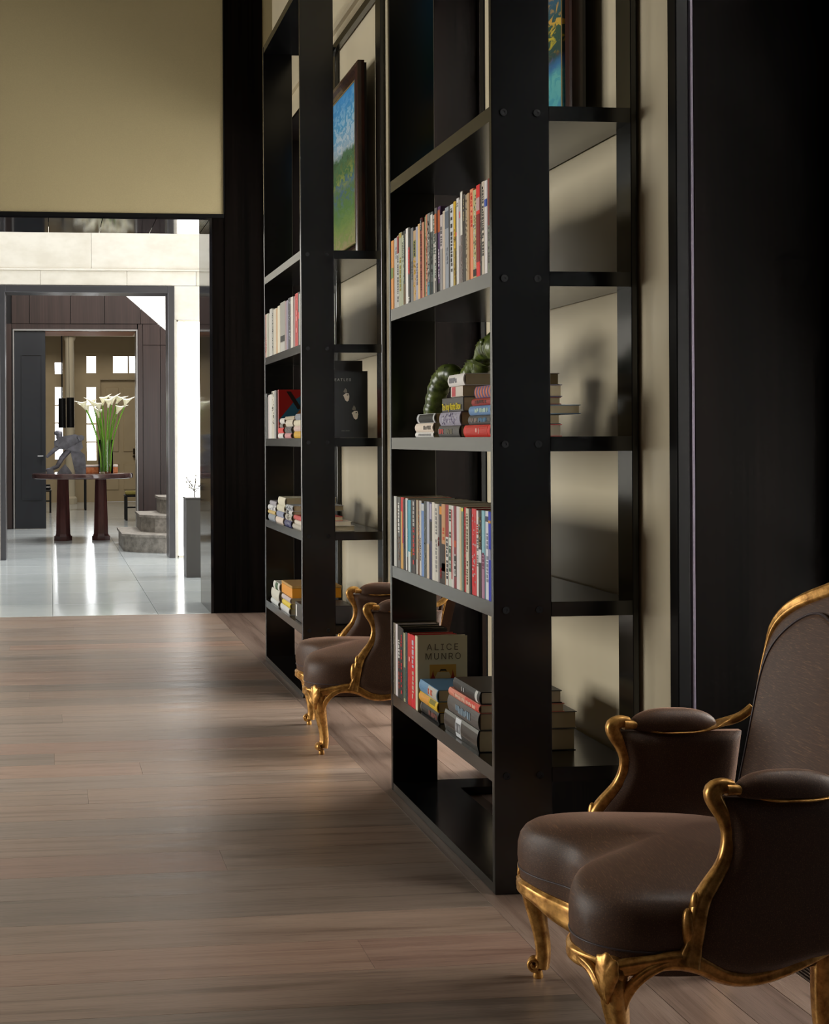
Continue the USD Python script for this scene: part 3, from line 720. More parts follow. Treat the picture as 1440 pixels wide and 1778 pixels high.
ROW_C = [
 ('light grey magazine', (196, 196, 190), .257, []),
 ('black magazine', (34, 30, 26), .256, [('text', .4, .9, (110, 90, 60))]),
 ('grey magazine with white letters', (92, 92, 90), .256, [('text', .50, .92, W), ('mottle', .1, .45, (130, 96, 76))]),
 ('red magazine turning orange below', (206, 30, 32), .257, [('band', .0, .36, (206, 158, 78)), ('half', .36, .8, (206, 170, 100))]),
 ('slim black magazine', (34, 34, 38), .252, [('text', .3, .6, (60, 60, 130))]),
 ('white magazine', (214, 212, 208), .256, []),
 ('teal magazine', (30, 112, 130), .250, [('band', .0, .2, (60, 56, 50)), ('text', .45, .6, W)]),
 ('cyan magazine with white foot', (70, 160, 184), .252, [('band', .0, .28, (208, 216, 214))]),
 ('black magazine with yellow flecks', (40, 38, 38), .254, [('mottle', .2, .34, (190, 150, 40))]),
 ('black magazine with red lettering', (54, 48, 50), .256, [('text', .64, .98, (180, 176, 174)), ('text', .12, .62, (196, 44, 44))]),
 ('tan magazine', (196, 178, 150), .256, [('band', .0, .2, (206, 200, 192))]),
 ('brown and orange magazine', (104, 72, 52), .256, [('mottle', .1, .9, (196, 130, 80))]),
 ('pale grey magazine', (200, 196, 190), .256, [('text', .2, .5, (120, 116, 112))]),
 ('cornflower blue magazine', (104, 140, 196), .248, [('band', .9, .99, (200, 204, 206))]),
 ('mottled grey green magazine', (70, 76, 74), .257, [('mottle', .1, .9, (116, 122, 112))]),
 ('pale lilac magazine with cream foot', (176, 178, 190), .257, [('band', .0, .45, (206, 190, 168))]),
 ('navy magazine with lilac top', (52, 52, 92), .256, [('band', .78, .98, (170, 164, 190)), ('band', .5, .75, (28, 22, 26))]),
 ('cream white magazine', (214, 208, 196), .257, []),
 ('off white magazine with grey title', (206, 202, 192), .254, [('text', .12, .95, (140, 138, 136))]),
 ('grey magazine with dark red dots', (150, 142, 140), .255, [('mottle', .45, .6, (128, 24, 30))]),
 ('black magazine with orange top', (40, 34, 32), .258, [('band', .86, .96, (216, 140, 40)), ('mottle', .05, .2, (170, 40, 44))]),
 ('orange magazine, black below', (196, 146, 100), .257, [('band', .0, .5, (44, 36, 32)), ('text', .55, .9, (206, 90, 50)), ('band', .16, .26, (170, 150, 146))]),
 ('red magazine with white foot', (150, 28, 32), .257, [('band', .0, .60, (206, 204, 198)), ('text', .08, .58, K)]),
 ('green and white magazine', (196, 204, 192), .257, [('band', .18, .5, (66, 96, 78)), ('text', .6, .95, (52, 62, 50)), ('text', .2, .48, (200, 206, 200))]),
 ('white magazine with red lines', (214, 206, 202), .257, [('half', .1, .95, (176, 50, 50))]),
 ('maroon magazine with white lettering', (128, 30, 44), .257, [('band', .14, .40, (44, 38, 38)), ('text', .15, .42, W), ('band', .50, .58, (196, 80, 40))]),
 ('wide white grey magazine', (210, 204, 200), .257, []),
 ('tan beige magazine', (206, 186, 146), .257, []),
 ('grey green magazine', (104, 128, 116), .257, [('band', .95, .99, (214, 210, 80))]),
 ('crimson magazine', (180, 34, 34), .258, [('text', .2, .9, (140, 24, 24))]),
 ('cream magazine with small marks', (206, 200, 180), .256, [('text', .1, .95, (120, 110, 84))]),
 ('narrow black magazine', (32, 26, 30), .257, []),
 ('red and grey patterned magazine', (204, 44, 50), .258, [('mottle', .05, .97, (200, 170, 172)), ('half', .1, .9, (206, 36, 44))]),
 ('white magazine with red script', (218, 212, 208), .254, [('text', .72, .84, (206, 60, 56)), ('text', .35, .68, (120, 118, 116))]),
 ('black magazine with a white label', (42, 34, 28), .256, [('band', .40, .55, (206, 206, 208)), ('mottle', .55, .95, (140, 116, 70))]),
 ('light blue magazine with mauve foot', (140, 188, 200), .257, [('band', .0, .50, (170, 120, 146)), ('text', .3, .52, (110, 30, 66))]),
 ('white lilac magazine', (212, 212, 220), .257, [('text', .2, .75, (140, 142, 156)), ('band', .88, .94, (60, 62, 84))]),
 ('royal blue magazine', (20, 44, 176), .257, [('band', .87, .90, (196, 140, 70)), ('band', .46, .58, (130, 132, 166))]),
]
YC = [5.133, 5.089, 5.066, 5.023, 4.975, 4.95, 4.916, 4.9, 4.863, 4.842, 4.794, 4.771, 4.743, 4.716, 4.678, 4.641, 4.608, 4.582, 4.546, 4.503, 4.486, 4.453, 4.409, 4.37, 4.332, 4.306, 4.28, 4.239, 4.217, 4.196, 4.168, 4.136, 4.115, 4.068, 4.041, 4.008, 3.976, 3.937, 3.909]
upright_row(YC, ROW_C, MA, SHELF_TOP[3], 1.2528, 'magazine row, near bookcase', 'magazines standing on the second shelf from the floor of the near bookcase', (.17, .183))

ROW_E = [
 ('mottled grey brown hardback', (112, 102, 88), .262, [('mottle', .05, .95, (150, 140, 126))]),
 ('white hardback', (216, 208, 210), .262, []),
 ('black hardback with white letters', (40, 36, 34), .260, [('text', .55, .8, W), ('text', .1, .5, (150, 60, 50))]),
 ('black hardback with red lettering', (44, 34, 32), .258, [('text', .05, .95, (214, 44, 54))]),
 ('black hardback with a plain spine', (26, 26, 26), .256, []),
 ('cream green hardback', (168, 164, 124), .246, [('band', .05, .5, (80, 100, 86))]),
 ('teal grey hardback', (42, 58, 64), .250, [('text', .1, .9, (70, 90, 96))]),
 ('red hardback', (196, 34, 28), .252, [('text', .5, .7, (230, 150, 140))]),
 ('bright red hardback with white script', (206, 22, 40), .254, [('text', .55, .95, (190, 190, 200)), ('text', .1, .5, (190, 170, 150))]),
]
YE = [5.145, 5.11, 5.08, 5.036, 4.998, 4.98, 4.956, 4.924, 4.872, 4.816]
upright_row(YE, ROW_E, MA, SHELF_TOP[4], 1.2528, 'bottom shelf, near bookcase', 'upright hardbacks on the bottom shelf of the near bookcase', (.15, .165), 1.0)
# the last of them shows its front cover
yA = remap(4.816, *MA)
bk_, cv_ = book('cream hardback with large grey capitals and a small yellow picture on its cover', None, .257, .026, .178, (214, 206, 176), [], stand(1.2545, yA - .027, SHELF_TOP[4]))
TXT = plain('print_umber', (116, 104, 84), .5, .3)
def cover_text(s, h, x, z, parent, mat, spread=1.0, y=-.0004):
    xx = 0; parts = []
    for ch in s:
        if ch == ' ': xx += h * .5; continue
        g_ = meshkit.text_mesh(ch, h, .0006); wd = g_.bounds[1][0] - max(0, g_.bounds[0][0])
        g_.apply_translation([xx, 0, 0]); xx += g_.bounds[1][0] - xx + h * .30 * spread; parts.append(g_)
    t_ = trimesh.util.concatenate(parts); c_ = (t_.bounds[0][0] + t_.bounds[1][0]) / 2
    t_.apply_translation([-c_, 0, 0]); t_.apply_transform(trimesh.transformations.rotation_matrix(math.pi / 2, [1, 0, 0])); t_.apply_translation([x, y + .0003, z])
    tag(obj('cover_lettering', t_, mat, parent), kind='stuff')
cover_text('ALICE', .0215, .090, .208, cv_, TXT, 1.15); cover_text('MUNRO', .0215, .092, .176, cv_, TXT, 1.0)
def patch(name, poly, rgb, parent, y, th=.0004):
    t_ = extrude(Polygon(poly), th); t_.apply_transform(trimesh.transformations.rotation_matrix(math.pi / 2, [1, 0, 0])); t_.apply_translation([0, y + th, 0])
    obj(name, t_, plain('print_%d_%d_%d' % tuple(rgb), rgb, .5, .3), parent)
patch('cover_picture', [(.044, .06), (.138, .06), (.138, .158), (.044, .158)], (204, 156, 66), cv_, -.0005)
patch('picture_shape', [(.066, .07), (.116, .07), (.122, .112), (.112, .132), (.072, .132), (.062, .112)], (206, 190, 150), cv_, -.0008)
patch('picture_shape', [(.078, .132), (.083, .142), (.101, .142), (.106, .132), (.100, .136), (.084, .136)], (30, 22, 18), cv_, -.0010)
for q in (0, 1):
    patch('picture_shape', [(x if not q else .182 - x, z_) for x, z_ in [(.045, .07), (.068, .07), (.064, .11), (.058, .124), (.056, .140), (.053, .124), (.046, .108)]], (160, 50, 24), cv_, -.0009)

# stacks on the shelves of the near bookcase: y far, y near, z bottom, thickness, depth
def stack(items, group, x=1.264, z=0.0):
    for label, ya, yb, T, D, rgb, prints, kw in items:
        kw = dict(kw); dx = kw.pop('dx', 0.0); turn = kw.pop('turn', 0.0); extra = kw.pop('extra', None)
        r = book(label, group, ya - yb, T - .0006, D, rgb, prints, lie(x + dx, ya, z, turn), rounded=kw.pop('rounded', True), page=kw.pop('page', random.randrange(3)), **kw)
        if extra: extra(*r)
        z += T
    return z
Z3 = SHELF_TOP[2]
gB = 'books stacked on the middle shelf of the near bookcase'
stack([('thin white book at the bottom of the leftmost stack, middle shelf of near bookcase', 4.765, 4.535, .018, .150, (226, 224, 220), [('text', .2, .9, (150, 150, 150))], {}),
       ('cream white book with fine script, second in the leftmost stack of near bookcase', 4.760, 4.535, .030, .150, (228, 212, 196), [('text', .5, .9, (120, 112, 104))], {}),
       ('silver and black book on top of the leftmost stack, middle shelf of near bookcase', 4.735, 4.515, .032, .145, (186, 188, 190), [('band', .12, .92, K)], {})], gB, z=Z3)
def yellow_title(t_, c_):
    g_ = meshkit.text_mesh('The Andy Warhol Show', .017, .0006, True)
    sx = .205 / (g_.bounds[1][0] - g_.bounds[0][0]); g_.apply_scale([sx, 1.15, 1])
    M = np.eye(4); M[:3, :3] = np.array([[0, 0, -1], [0, 1, 0], [1, 0, 0]])       # text x -> length, text y -> thickness
    g_.apply_translation([-g_.bounds[0][0] + .012, .007, .0008]); g_.apply_transform(M)
    g_.apply_translation([-.0026, 0, 0])
    obj('spine_lettering', g_, plain('print_yellow', (226, 204, 20), .5, .3), c_)
stack([('dark grey book with a red logo, bottom of the central stack, middle shelf', 4.475, 4.240, .037, .200, (80, 78, 76), [('text', .05, .35, (190, 70, 66)), ('text', .4, .7, (110, 104, 84))], {}),
       ('silver violet book, second in the central stack, middle shelf of near bookcase', 4.460, 4.232, .043, .200, (150, 146, 164), [('mottle', .1, .9, (96, 84, 120)), ('mottle', .1, .9, (196, 194, 204))], {}),
       ('grey book with a yellow title, third in the central stack, middle shelf', 4.445, 4.212, .046, .190, (76, 74, 72), [], dict(extra=yellow_title, rounded=False)),
       ('pale grey book with red square, fourth in the central stack, middle shelf', 4.345, 4.214, .034, .300, (206, 196, 184), [('band', .10, .40, (186, 66, 72))], dict(rounded=False, hard=False, page=1)),
       ('white hardback lying on top of the central stack, under the green serpent', 4.360, 4.190, .037, .300, (226, 222, 218), [('text', .1, .6, (130, 130, 136))], dict(page=1))], gB, z=Z3, x=1.266)
stack([('bright red book at the bottom of the stack nearest the front plate', 4.185, 3.925, .036, .210, (204, 36, 24), [('text', .48, .6, (226, 190, 180)), ('band', .1, .9, (190, 40, 28))], dict(dx=.0)),
       ('dark grey book with blue lettering, on the bright red book', 4.150, 3.935, .029, .205, (74, 72, 70), [('text', .1, .42, (140, 124, 116)), ('text', .5, .85, (70, 116, 150))], dict(dx=.004)),
       ('blue book with pale lettering, in the stack above the bright red book', 4.140, 3.930, .028, .265, (104, 142, 186), [('text', .3, .9, (180, 204, 190))], dict(dx=.003)),
       ('dark red book with white edge, under the striped orange and blue book', 4.115, 3.925, .022, .205, (128, 32, 28), [('band', .02, .98, (150, 44, 38)), ('text', .2, .8, (70, 16, 16))], dict(dx=.003)),
       ('striped orange and blue book on top of the stack beside the front plate', 4.085, 3.920, .036, .205, (92, 84, 132), [('band', .05 + .16 * i, .12 + .16 * i, (206, 110, 66)) for i in range(6)], dict(dx=.004))], gB, z=Z3)
Z5 = SHELF_TOP[4]
gE = 'books stacked on the bottom shelf of the near bookcase'
stack([('black hardback at the bottom of the small stack before the cream cover', 4.722, 4.502, .037, .185, (34, 32, 32), [('text', .5, .95, (120, 70, 60)), ('band', .02, .05, (150, 140, 130))], dict(dx=.004)),
       ('yellow hardback in the small stack before the cream cover', 4.725, 4.500, .034, .190, (218, 180, 30), [('band', .04, .55, (214, 150, 60)), ('half', .6, .9, (120, 110, 30))], {}),
       ('sky blue hardback on top of the small stack before the cream cover', 4.722, 4.500, .041, .205, (96, 140, 176), [('band', .50, .98, (186, 180, 170)), ('text', .52, .75, (206, 90, 60))], dict(page=2))], gE, z=Z5)
stack([('glossy shrink-wrapped black art book with white label, lowest of the big stack', 4.430, 4.075, .066, .300, (26, 23, 24), [('band', .36, .52, (206, 208, 212)), ('text', .38, .50, (90, 90, 94))], dict(gloss=.06, page=1)),
       ('thick grey art book with pale blue letters, second in the big stack', 4.395, 4.070, .052, .300, (86, 82, 80), [('text', .28, .75, (120, 142, 158))], dict(dx=.002)),
       ('salmon and red art book, third in the big stack on the bottom shelf', 4.385, 4.065, .026, .260, (214, 130, 108), [('band', .55, .99, (206, 70, 56)), ('text', .2, .9, (232, 190, 170))], dict(dx=.002)),
       ('black art book with a white band, top of the big bottom-shelf stack', 4.345, 4.070, .038, .250, (44, 42, 42), [('band', .84, .92, (196, 196, 192)), ('text', .35, .45, (170, 170, 170))], dict(dx=.006))], gE, z=Z5, x=1.268)

# ---- the far bookcase
M2 = (7.042, 8.301, 6.962, 8.122)
ROW_2 = [
 ('pink book', (206, 160, 148), .252, [('mottle', .1, .5, (190, 90, 84))]),
 ('sage grey book', (176, 176, 160), .252, []),
 ('pale sage book', (184, 180, 166), .248, []),
 ('tall white grey book', (196, 194, 188), .268, []),
 ('grey book with black mottling', (150, 148, 140), .262, [('mottle', .1, .95, K)]),
 ('cream book', (206, 198, 180), .256, []),
 ('slim tan book', (196, 156, 112), .250, []),
 ('ivory book', (222, 214, 192), .258, []),
 ('wide grey book with black foot patch', (158, 156, 148), .268, [('band', .20, .32, K), ('band', .0, .18, (190, 188, 182))]),
 ('mauve book', (164, 138, 140), .262, []),
 ('lavender book', (142, 136, 160), .262, []),
 ('black book with grey discs', (58, 58, 66), .268, [('mottle', .1, .95, (160, 162, 170))]),
 ('white book', (220, 214, 204), .264, []),
 ('grey pink book', (150, 128, 128), .262, []),
 ('red book', (196, 60, 62), .270, [('text', .2, .9, (216, 120, 120))]),
 ('dark green book', (52, 62, 58), .270, [('band', .5, .62, (196, 60, 60))]),
 ('pale grey book', (200, 200, 196), .258, []),
]
Y2 = [8.301, 8.247, 8.176, 8.124, 8.039, 7.988, 7.873, 7.808, 7.729, 7.56, 7.501, 7.442, 7.347, 7.277, 7.221, 7.121, 7.081, 7.042]
upright_row(Y2, ROW_2, M2, SHELF_TOP[1], 1.2528, 'top row, far bookcase', 'upright books on the top row of the far bookcase', (.15, .18))
ROW_3 = [
 ('dark grey album', (86, 88, 88), .262, []),
 ('black album', (40, 38, 38), .240, []),
 ('pinkish white album', (200, 188, 186), .250, []),
 ('white album', (214, 212, 206), .252, []),
 ('cream album with black marks', (198, 194, 180), .268, [('mottle', .3, .98, (70, 66, 60))]),
 ('mid grey album', (150, 152, 150), .270, [])]
Y3 = [8.298, 8.261, 8.207, 8.148, 8.068, 7.967, 7.911]
upright_row(Y3, ROW_3, M2, Z3, 1.2528, 'middle shelf, far bookcase', 'upright albums on the middle shelf of the far bookcase', (.22, .26))
ya = remap(7.885, *M2)
rb, rc = book('large red album with a blue diagonal shape on its cover, far bookcase', None, .272, .020, .27, (150, 22, 18), [], stand(1.262, ya - .022, Z3))
patch('cover_picture', [(.0, .10), (.03, .05), (.13, .17), (.20, .262), (.17, .262), (.10, .22)], (40, 92, 116), rc, -.0005)
patch('cover_picture', [(.03, .05), (.05, .04), (.15, .15), (.24, .255), (.205, .26), (.13, .17)], (150, 92, 40), rc, -.0006)
patch('cover_picture', [(.045, .262), (.07, .262), (.13, .17), (.11, .16)], (34, 22, 16), rc, -.0007)
patch('cover_picture', [(.15, .06), (.25, .02), (.25, .12), (.17, .15)], (206, 110, 20), rc, -.0008)
patch('cover_picture', [(.06, .0), (.20, .0), (.15, .10), (.10, .10)], (34, 24, 20), rc, -.0009)
g3 = 'books stacked on the middle shelf of the far bookcase'
def f2(v): return remap(v, *M2)
stack([('white book at the foot of the left stack, middle shelf of far bookcase', f2(7.855), f2(7.68), .029, .15, (222, 220, 216), [], {}),
       ('red book in the left stack, middle shelf of far bookcase', f2(7.855), f2(7.67), .030, .15, (214, 50, 44), [], {}),
       ('small grey book in the left stack, middle shelf of far bookcase', f2(7.80), f2(7.69), .022, .14, (120, 114, 108), [], {}),
       ('white book topping the left stack, middle shelf of far bookcase', f2(7.785), f2(7.624), .030, .14, (216, 212, 206), [], {})], g3, z=Z3)
stack([('pink book at the foot of the middle stack, middle shelf of far bookcase', f2(7.62), f2(7.404), .028, .16, (206, 142, 146), [], {}),
       ('dark grey book in the middle stack, middle shelf of far bookcase', f2(7.61), f2(7.39), .035, .16, (90, 86, 86), [('mottle', .1, .9, (150, 146, 142))], {}),
       ('cream book in the middle stack, middle shelf of far bookcase', f2(7.579), f2(7.345), .036, .16, (206, 196, 178), [], {}),
       ('thin tan book topping the middle stack, middle shelf of far bookcase', f2(7.61), f2(7.30), .019, .16, (176, 164, 140), [], {})], g3, z=Z3)
stack([('mustard yellow book at the foot of the right stack, far bookcase', f2(7.305), f2(7.074), .036, .17, (204, 158, 24), [], {}),
       ('pale pink book in the right stack, middle shelf of far bookcase', f2(7.309), f2(7.073), .028, .17, (206, 180, 172), [], {}),
       ('ivory book in the right stack, middle shelf of far bookcase', f2(7.308), f2(7.072), .030, .17, (214, 204, 178), [], {}),
       ('blue grey book topping the right stack, middle shelf of far bookcase', f2(7.26), f2(7.071), .032, .17, (130, 136, 146), [], {})], g3, z=Z3)
# black cover turned to the viewer near the end of the far bookcase, a darker board behind it
bb, bc_ = book('large black book with two pale faces on its cover, near end of far bookcase', None, .338, .030, 0.300, (7, 7, 8), [], stand(1.296, 6.960, Z3 + .0005), page=1)
WHT = plain('print_pale', (150, 146, 140), .5, .3)
cover_text('BEATLES', .013, .165, .288, bc_, WHT, 1.2)
def face(cx, cz, s, prt):
    pts = [(cx + s * .0, cz + s * .55), (cx + s * .42, cz + s * .50), (cx + s * .52, cz + s * .05), (cx + s * .40, cz - s * .55), (cx + s * .18, cz - s * .72), (cx - s * .12, cz - s * .50), (cx - s * .30, cz - s * .0), (cx - s * .42, cz + s * .22)]
    patch('cover_picture', pts, (196, 184, 168), prt, -.0005)
    patch('cover_picture', [(cx - s * .38, cz + s * .75), (cx - s * .10, cz + s * 1.30), (cx + s * .12, cz + s * 1.05), (cx + s * .20, cz + s * .68), (cx - s * .2, cz + s * .6)], (110, 102, 92), prt, -.0005)
    patch('cover_picture', [(cx + s * .15, cz + s * .18), (cx + s * .36, cz + s * .22), (cx + s * .34, cz + s * .34), (cx + s * .12, cz + s * .32)], (40, 36, 32), prt, -.0008)
face(.188, .208, .034, bc_); face(.232, .118, .036, bc_)
tag(obj('cover_lettering', [bx(.165 + i * .0042, .168 + i * .0042, -.0004, .0002, .034, .0385) for i in range(10) if i != 4], plain('print_dim', (96, 94, 90), .5, .3), bc_), kind='stuff')
book('dark brown album standing behind the large black book, far bookcase', None, 0.395, .022, .150, (26, 20, 15), [], stand(1.440, 7.050, Z3 + .0005), page=1)
g4 = 'books stacked on the second shelf from the floor of the far bookcase'
Z4 = SHELF_TOP[3]
stack([('blue grey book at the foot of the leftmost stack, fourth shelf of far bookcase', f2(8.25), f2(7.994), .038, .16, (140, 146, 154), [], {}),
       ('tan yellow book in the leftmost stack, fourth shelf of far bookcase', f2(8.275), f2(7.993), .020, .16, (196, 166, 92), [], {}),
       ('white book in the leftmost stack, fourth shelf of far bookcase', f2(8.265), f2(7.977), .032, .16, (210, 210, 210), [('mottle', .1, .9, (140, 140, 144))], {}),
       ('lilac grey book topping the leftmost stack, fourth shelf of far bookcase', f2(8.198), f2(7.945), .026, .16, (160, 156, 164), [], {})], g4, z=Z4)
stack([('cream pink book at the foot of the second stack, fourth shelf of far bookcase', f2(7.964), f2(7.696), .036, .17, (216, 200, 186), [], {}),
       ('slate blue book in the second stack, fourth shelf of far bookcase', f2(7.932), f2(7.68), .033, .17, (130, 138, 164), [], {}),
       ('cream book in the second stack, fourth shelf of far bookcase', f2(7.915), f2(7.651), .035, .17, (206, 200, 176), [], {}),
       ('thick ivory book topping the second stack, fourth shelf of far bookcase', f2(7.869), f2(7.621), .046, .28, (214, 208, 184), [], dict(page=1))], g4, z=Z4)
stack([('navy patterned book at the foot of the third stack, fourth shelf of far bookcase', f2(7.644), f2(7.418), .034, .17, (60, 62, 106), [('mottle', .1, .9, (150, 150, 170))], {}),
       ('grey striped book in the third stack, fourth shelf of far bookcase', f2(7.61), f2(7.404), .032, .17, (176, 172, 160), [('mottle', .1, .9, (120, 116, 106))], {}),
       ('white and black book in the third stack, fourth shelf of far bookcase', f2(7.595), f2(7.39), .022, .17, (206, 206, 204), [('band', .1, .5, K)], {}),
       ('silver book topping the third stack, fourth shelf of far bookcase', f2(7.594), f2(7.363), .030, .27, (170, 174, 180), [('mottle', .1, .9, (70, 74, 84))], dict(page=1))], g4, z=Z4)
stack([('grey white book at the foot of the rightmost stack, fourth shelf of far bookcase', f2(7.366), f2(7.074), .027, .27, (176, 170, 158), [], {}),
       ('pale cream book in the rightmost stack, fourth shelf of far bookcase', f2(7.299), f2(7.061), .023, .25, (206, 198, 184), [], {}),
       ('red book topping the rightmost stack, fourth shelf of far bookcase', f2(7.33), f2(7.08), .024, .21, (186, 62, 62), [], {})], g4, z=Z4)
g5 = 'books stacked on the bottom shelf of the far bookcase'
stack([('slim white book at the foot of the left stack, bottom shelf of far bookcase', f2(8.168), f2(7.887), .030, .17, (200, 206, 204), [], {}),
       ('thick cream white book in the left stack, bottom shelf of far bookcase', f2(8.151), f2(7.856), .060, .17, (206, 204, 190), [], {}),
       ('white book with a green patch topping the left stack, far bookcase', f2(8.07), f2(7.839), .046, .17, (214, 214, 204), [('band', .35, .75, (44, 84, 40))], {})], g5, z=Z5)
stack([('silver white book at the foot of the right stack, bottom shelf of far bookcase', f2(7.80), f2(7.50), .036, .17, (206, 206, 206), [], {}),
       ('bright yellow book in the right stack, bottom shelf of far bookcase', f2(7.739), f2(7.458), .030, .20, (224, 196, 44), [], {}),
       ('pale pink book in the right stack, bottom shelf of far bookcase', f2(7.752), f2(7.457), .028, .24, (200, 186, 186), [], {})], g5, z=Z5)
bo = thing('box', 'orange yellow box lying on the right stack of the far bookcase', 'box', (1.266, f2(7.443), Z5 + .0952), 0)
obj('lid', bx(0, .27, 0, f2(7.81) - f2(7.443), .052, .066, .003), plain('box_top', (188, 146, 84), .5, .3), bo)
obj('body', bx(.002, .268, .002, f2(7.81) - f2(7.443) - .002, 0, .052, .002), plain('box_orange', (222, 146, 22), .45, .4), bo)
bo = thing('box', 'dark grey box file with a white label on the far bookcase bottom shelf', 'box', (1.268, f2(7.075), Z5 + .0005), 0)
obj('body', bx(0, .25, 0, .25, 0, .093, .003), plain('box_charcoal', (56, 52, 52), .4, .4), bo)
obj('label', bx(-.0006, .002, .19, .225, .02, .08), plain('print_222_220_214', W, .5, .3), bo)

# ------------------------------------------------------------------ green serpent on the middle shelf
def serpent():
    t = thing('serpent_sculpture', 'green glazed coiled serpent sculpture with ridged back behind the stacked books', 'sculpture', (0, 0, 0))
    gl = mottled('green_glaze', (38, 52, 16), (98, 112, 44), (22, 22, 22), .33, .45, detail=5, bump=.2, bdist=.004, coat_weight=.25)
    Pt = [(1.335, 4.815, 1.318), (1.338, 4.818, 1.370), (1.345, 4.805, 1.430), (1.352, 4.785, 1.480), (1.362, 4.752, 1.515), (1.375, 4.715, 1.524), (1.390, 4.692, 1.508), (1.405, 4.676, 1.500), (1.420, 4.655, 1.518), (1.425, 4.625, 1.540), (1.427, 4.590, 1.543), (1.425, 4.552, 1.528), (1.420, 4.520, 1.522), (1.415, 4.490, 1.538), (1.410, 4.460, 1.560), (1.400, 4.400, 1.582), (1.390, 4.260, 1.585), (1.385, 4.190, 1.578)]
    P = spline(Pt, 130); tt = np.linspace(0, 1, 130)
    r = np.interp(tt, [0, .03, .2, .5, .8, .88, .95, 1], [.014, .035, .037, .026, .036, .040, .044, .024]) * (1 + .05 * np.sin(np.arange(130) * 1.1))
    a = np.linspace(0, 2 * np.pi, 21)[:-1]
    body = sweep(P, (1, 0, 0), r, r, np.stack([np.cos(a), np.sin(a)], 1))
    b = obj('body', body, gl, t, True)
    T = np.gradient(P, axis=0); T /= np.linalg.norm(T, axis=1, keepdims=True)
    sp = []
    cen = np.array([1.38, 4.74, 1.40])
    up = np.cross(T, np.array([1.0, 0, 0])); up *= np.sign(up[:, 2:] + 1e-9)
    for i in range(6, 108, 2):
        u = up[i]; n_ = P[i] + u * r[i] * .92
        s = T[i] * .005; q = np.array([-1.0, 0, 0]) * .004
        sp.append(hull([n_ + s, n_ - s, n_ + q, n_ - q, n_ + u * .008 - T[i] * .003]))
        v = P[i] + np.array([-1, 0, 0]) * r[i] * .75 + u * r[i] * .62
        sp.append(hull([v + s, v - s, v + u * .005, v - u * .005, v + np.array([-.005, 0, 0]) + u * .003]))
    tag(obj('ridge_spike', sp, gl, t), kind='stuff')
    # head: brow, jaw and a flared crest
    hd = [ellipsoid((1.392, 4.255, 1.588), (.044, .075, .040), 3), ellipsoid((1.385, 4.205, 1.572), (.034, .060, .022), 3),
          hull([(1.40, 4.44, 1.585), (1.40, 4.36, 1.640), (1.395, 4.505, 1.606), (1.36, 4.33, 1.59), (1.43, 4.33, 1.59)]),
          hull([(1.38, 4.46, 1.54), (1.37, 4.525, 1.560), (1.39, 4.36, 1.53), (1.35, 4.37, 1.55)]), ellipsoid((1.352, 4.285, 1.602), (.010, .013, .011), 2)]
    obj('head', hd, gl, t, 40)
serpent()

# ------------------------------------------------------------------ framed paintings on the top shelves
def painting(label, y0, y1, z0, z1, face, xf=1.63):
    t = thing('painting', label, 'painting', (xf, y0, z0 + .0006), 0)
    Wd, Hh = y1 - y0, z1 - z0
    fm = mottled('frame_mahogany', (26, 12, 8), (62, 30, 18), (10, 60, 3), .22, .5, coat_weight=.4)
    fd = plain('frame_black', (14, 10, 9), .3, .5)
    fw = .085
    # mitred moulding: four swept bars of one profile (in: towards the picture, out: towards the room)
    prof = [(0, 0), (fw, 0), (fw, .034), (fw - .010, .038), (fw - .020, .034), (fw - .032, .043), (fw - .046, .028), (.022, .022), (.012, .026), (.004, .018), (0, .010)]
    for k in range(4):
        L = Wd if k % 2 == 0 else Hh
        V = []
        for s, e in ((0, 1), (1, -1)):
            for a, b in prof:
                d = fw - a                                      # distance from the outer edge
                V.append((s * L + e * d, d, b))
        m = len(prof); V = np.array(V)
        Fq = []
        for i in range(m):
            j = (i + 1) % m; Fq += [(i, j, m + j), (i, m + j, m + i)]
        tri = trimesh.creation.triangulate_polygon(Polygon(prof), engine='earcut')[1]
        Fq += [tuple(f) for f in tri] + [tuple(x + m for x in f[::-1]) for f in tri]
        # along the edge u, inward v, outward w -> place on the four sides
        u, v, w_ = V[:, 0], V[:, 1], V[:, 2]
        if k == 0: Y, Z = u, v
        elif k == 1: Y, Z = Wd - v, u
        elif k == 2: Y, Z = Wd - u, Hh - v
        else: Y, Z = v, Hh - u
        bar = trimesh.Trimesh(np.stack([-w_, Y, Z], 1), np.array(Fq), process=False)
        if bar.volume < 0: bar.invert()
        obj('frame_bar', bar, fm, t)
    obj('backing', bx(.001, .014, .01, Wd - .01, .01, Hh - .01), fd, t)
    cv = obj('canvas', bx(-.032, -.022, fw - .004, Wd - fw + .004, fw - .004, Hh - fw + .004), face, t)
    obj('slip', [bx(-.0345, -.032, fw - .002, Wd - fw + .002, fw - .002, fw + .006), bx(-.0345, -.032, fw - .002, Wd - fw + .002, Hh - fw - .006, Hh - fw + .002), bx(-.0345, -.032, fw - .002, fw + .006, fw + .006, Hh - fw - .006), bx(-.0345, -.032, Wd - fw - .006, Wd - fw + .002, fw + .006, Hh - fw - .006)], plain('slip_gilt', (150, 128, 84), .4, .5, .5), t)
    return t

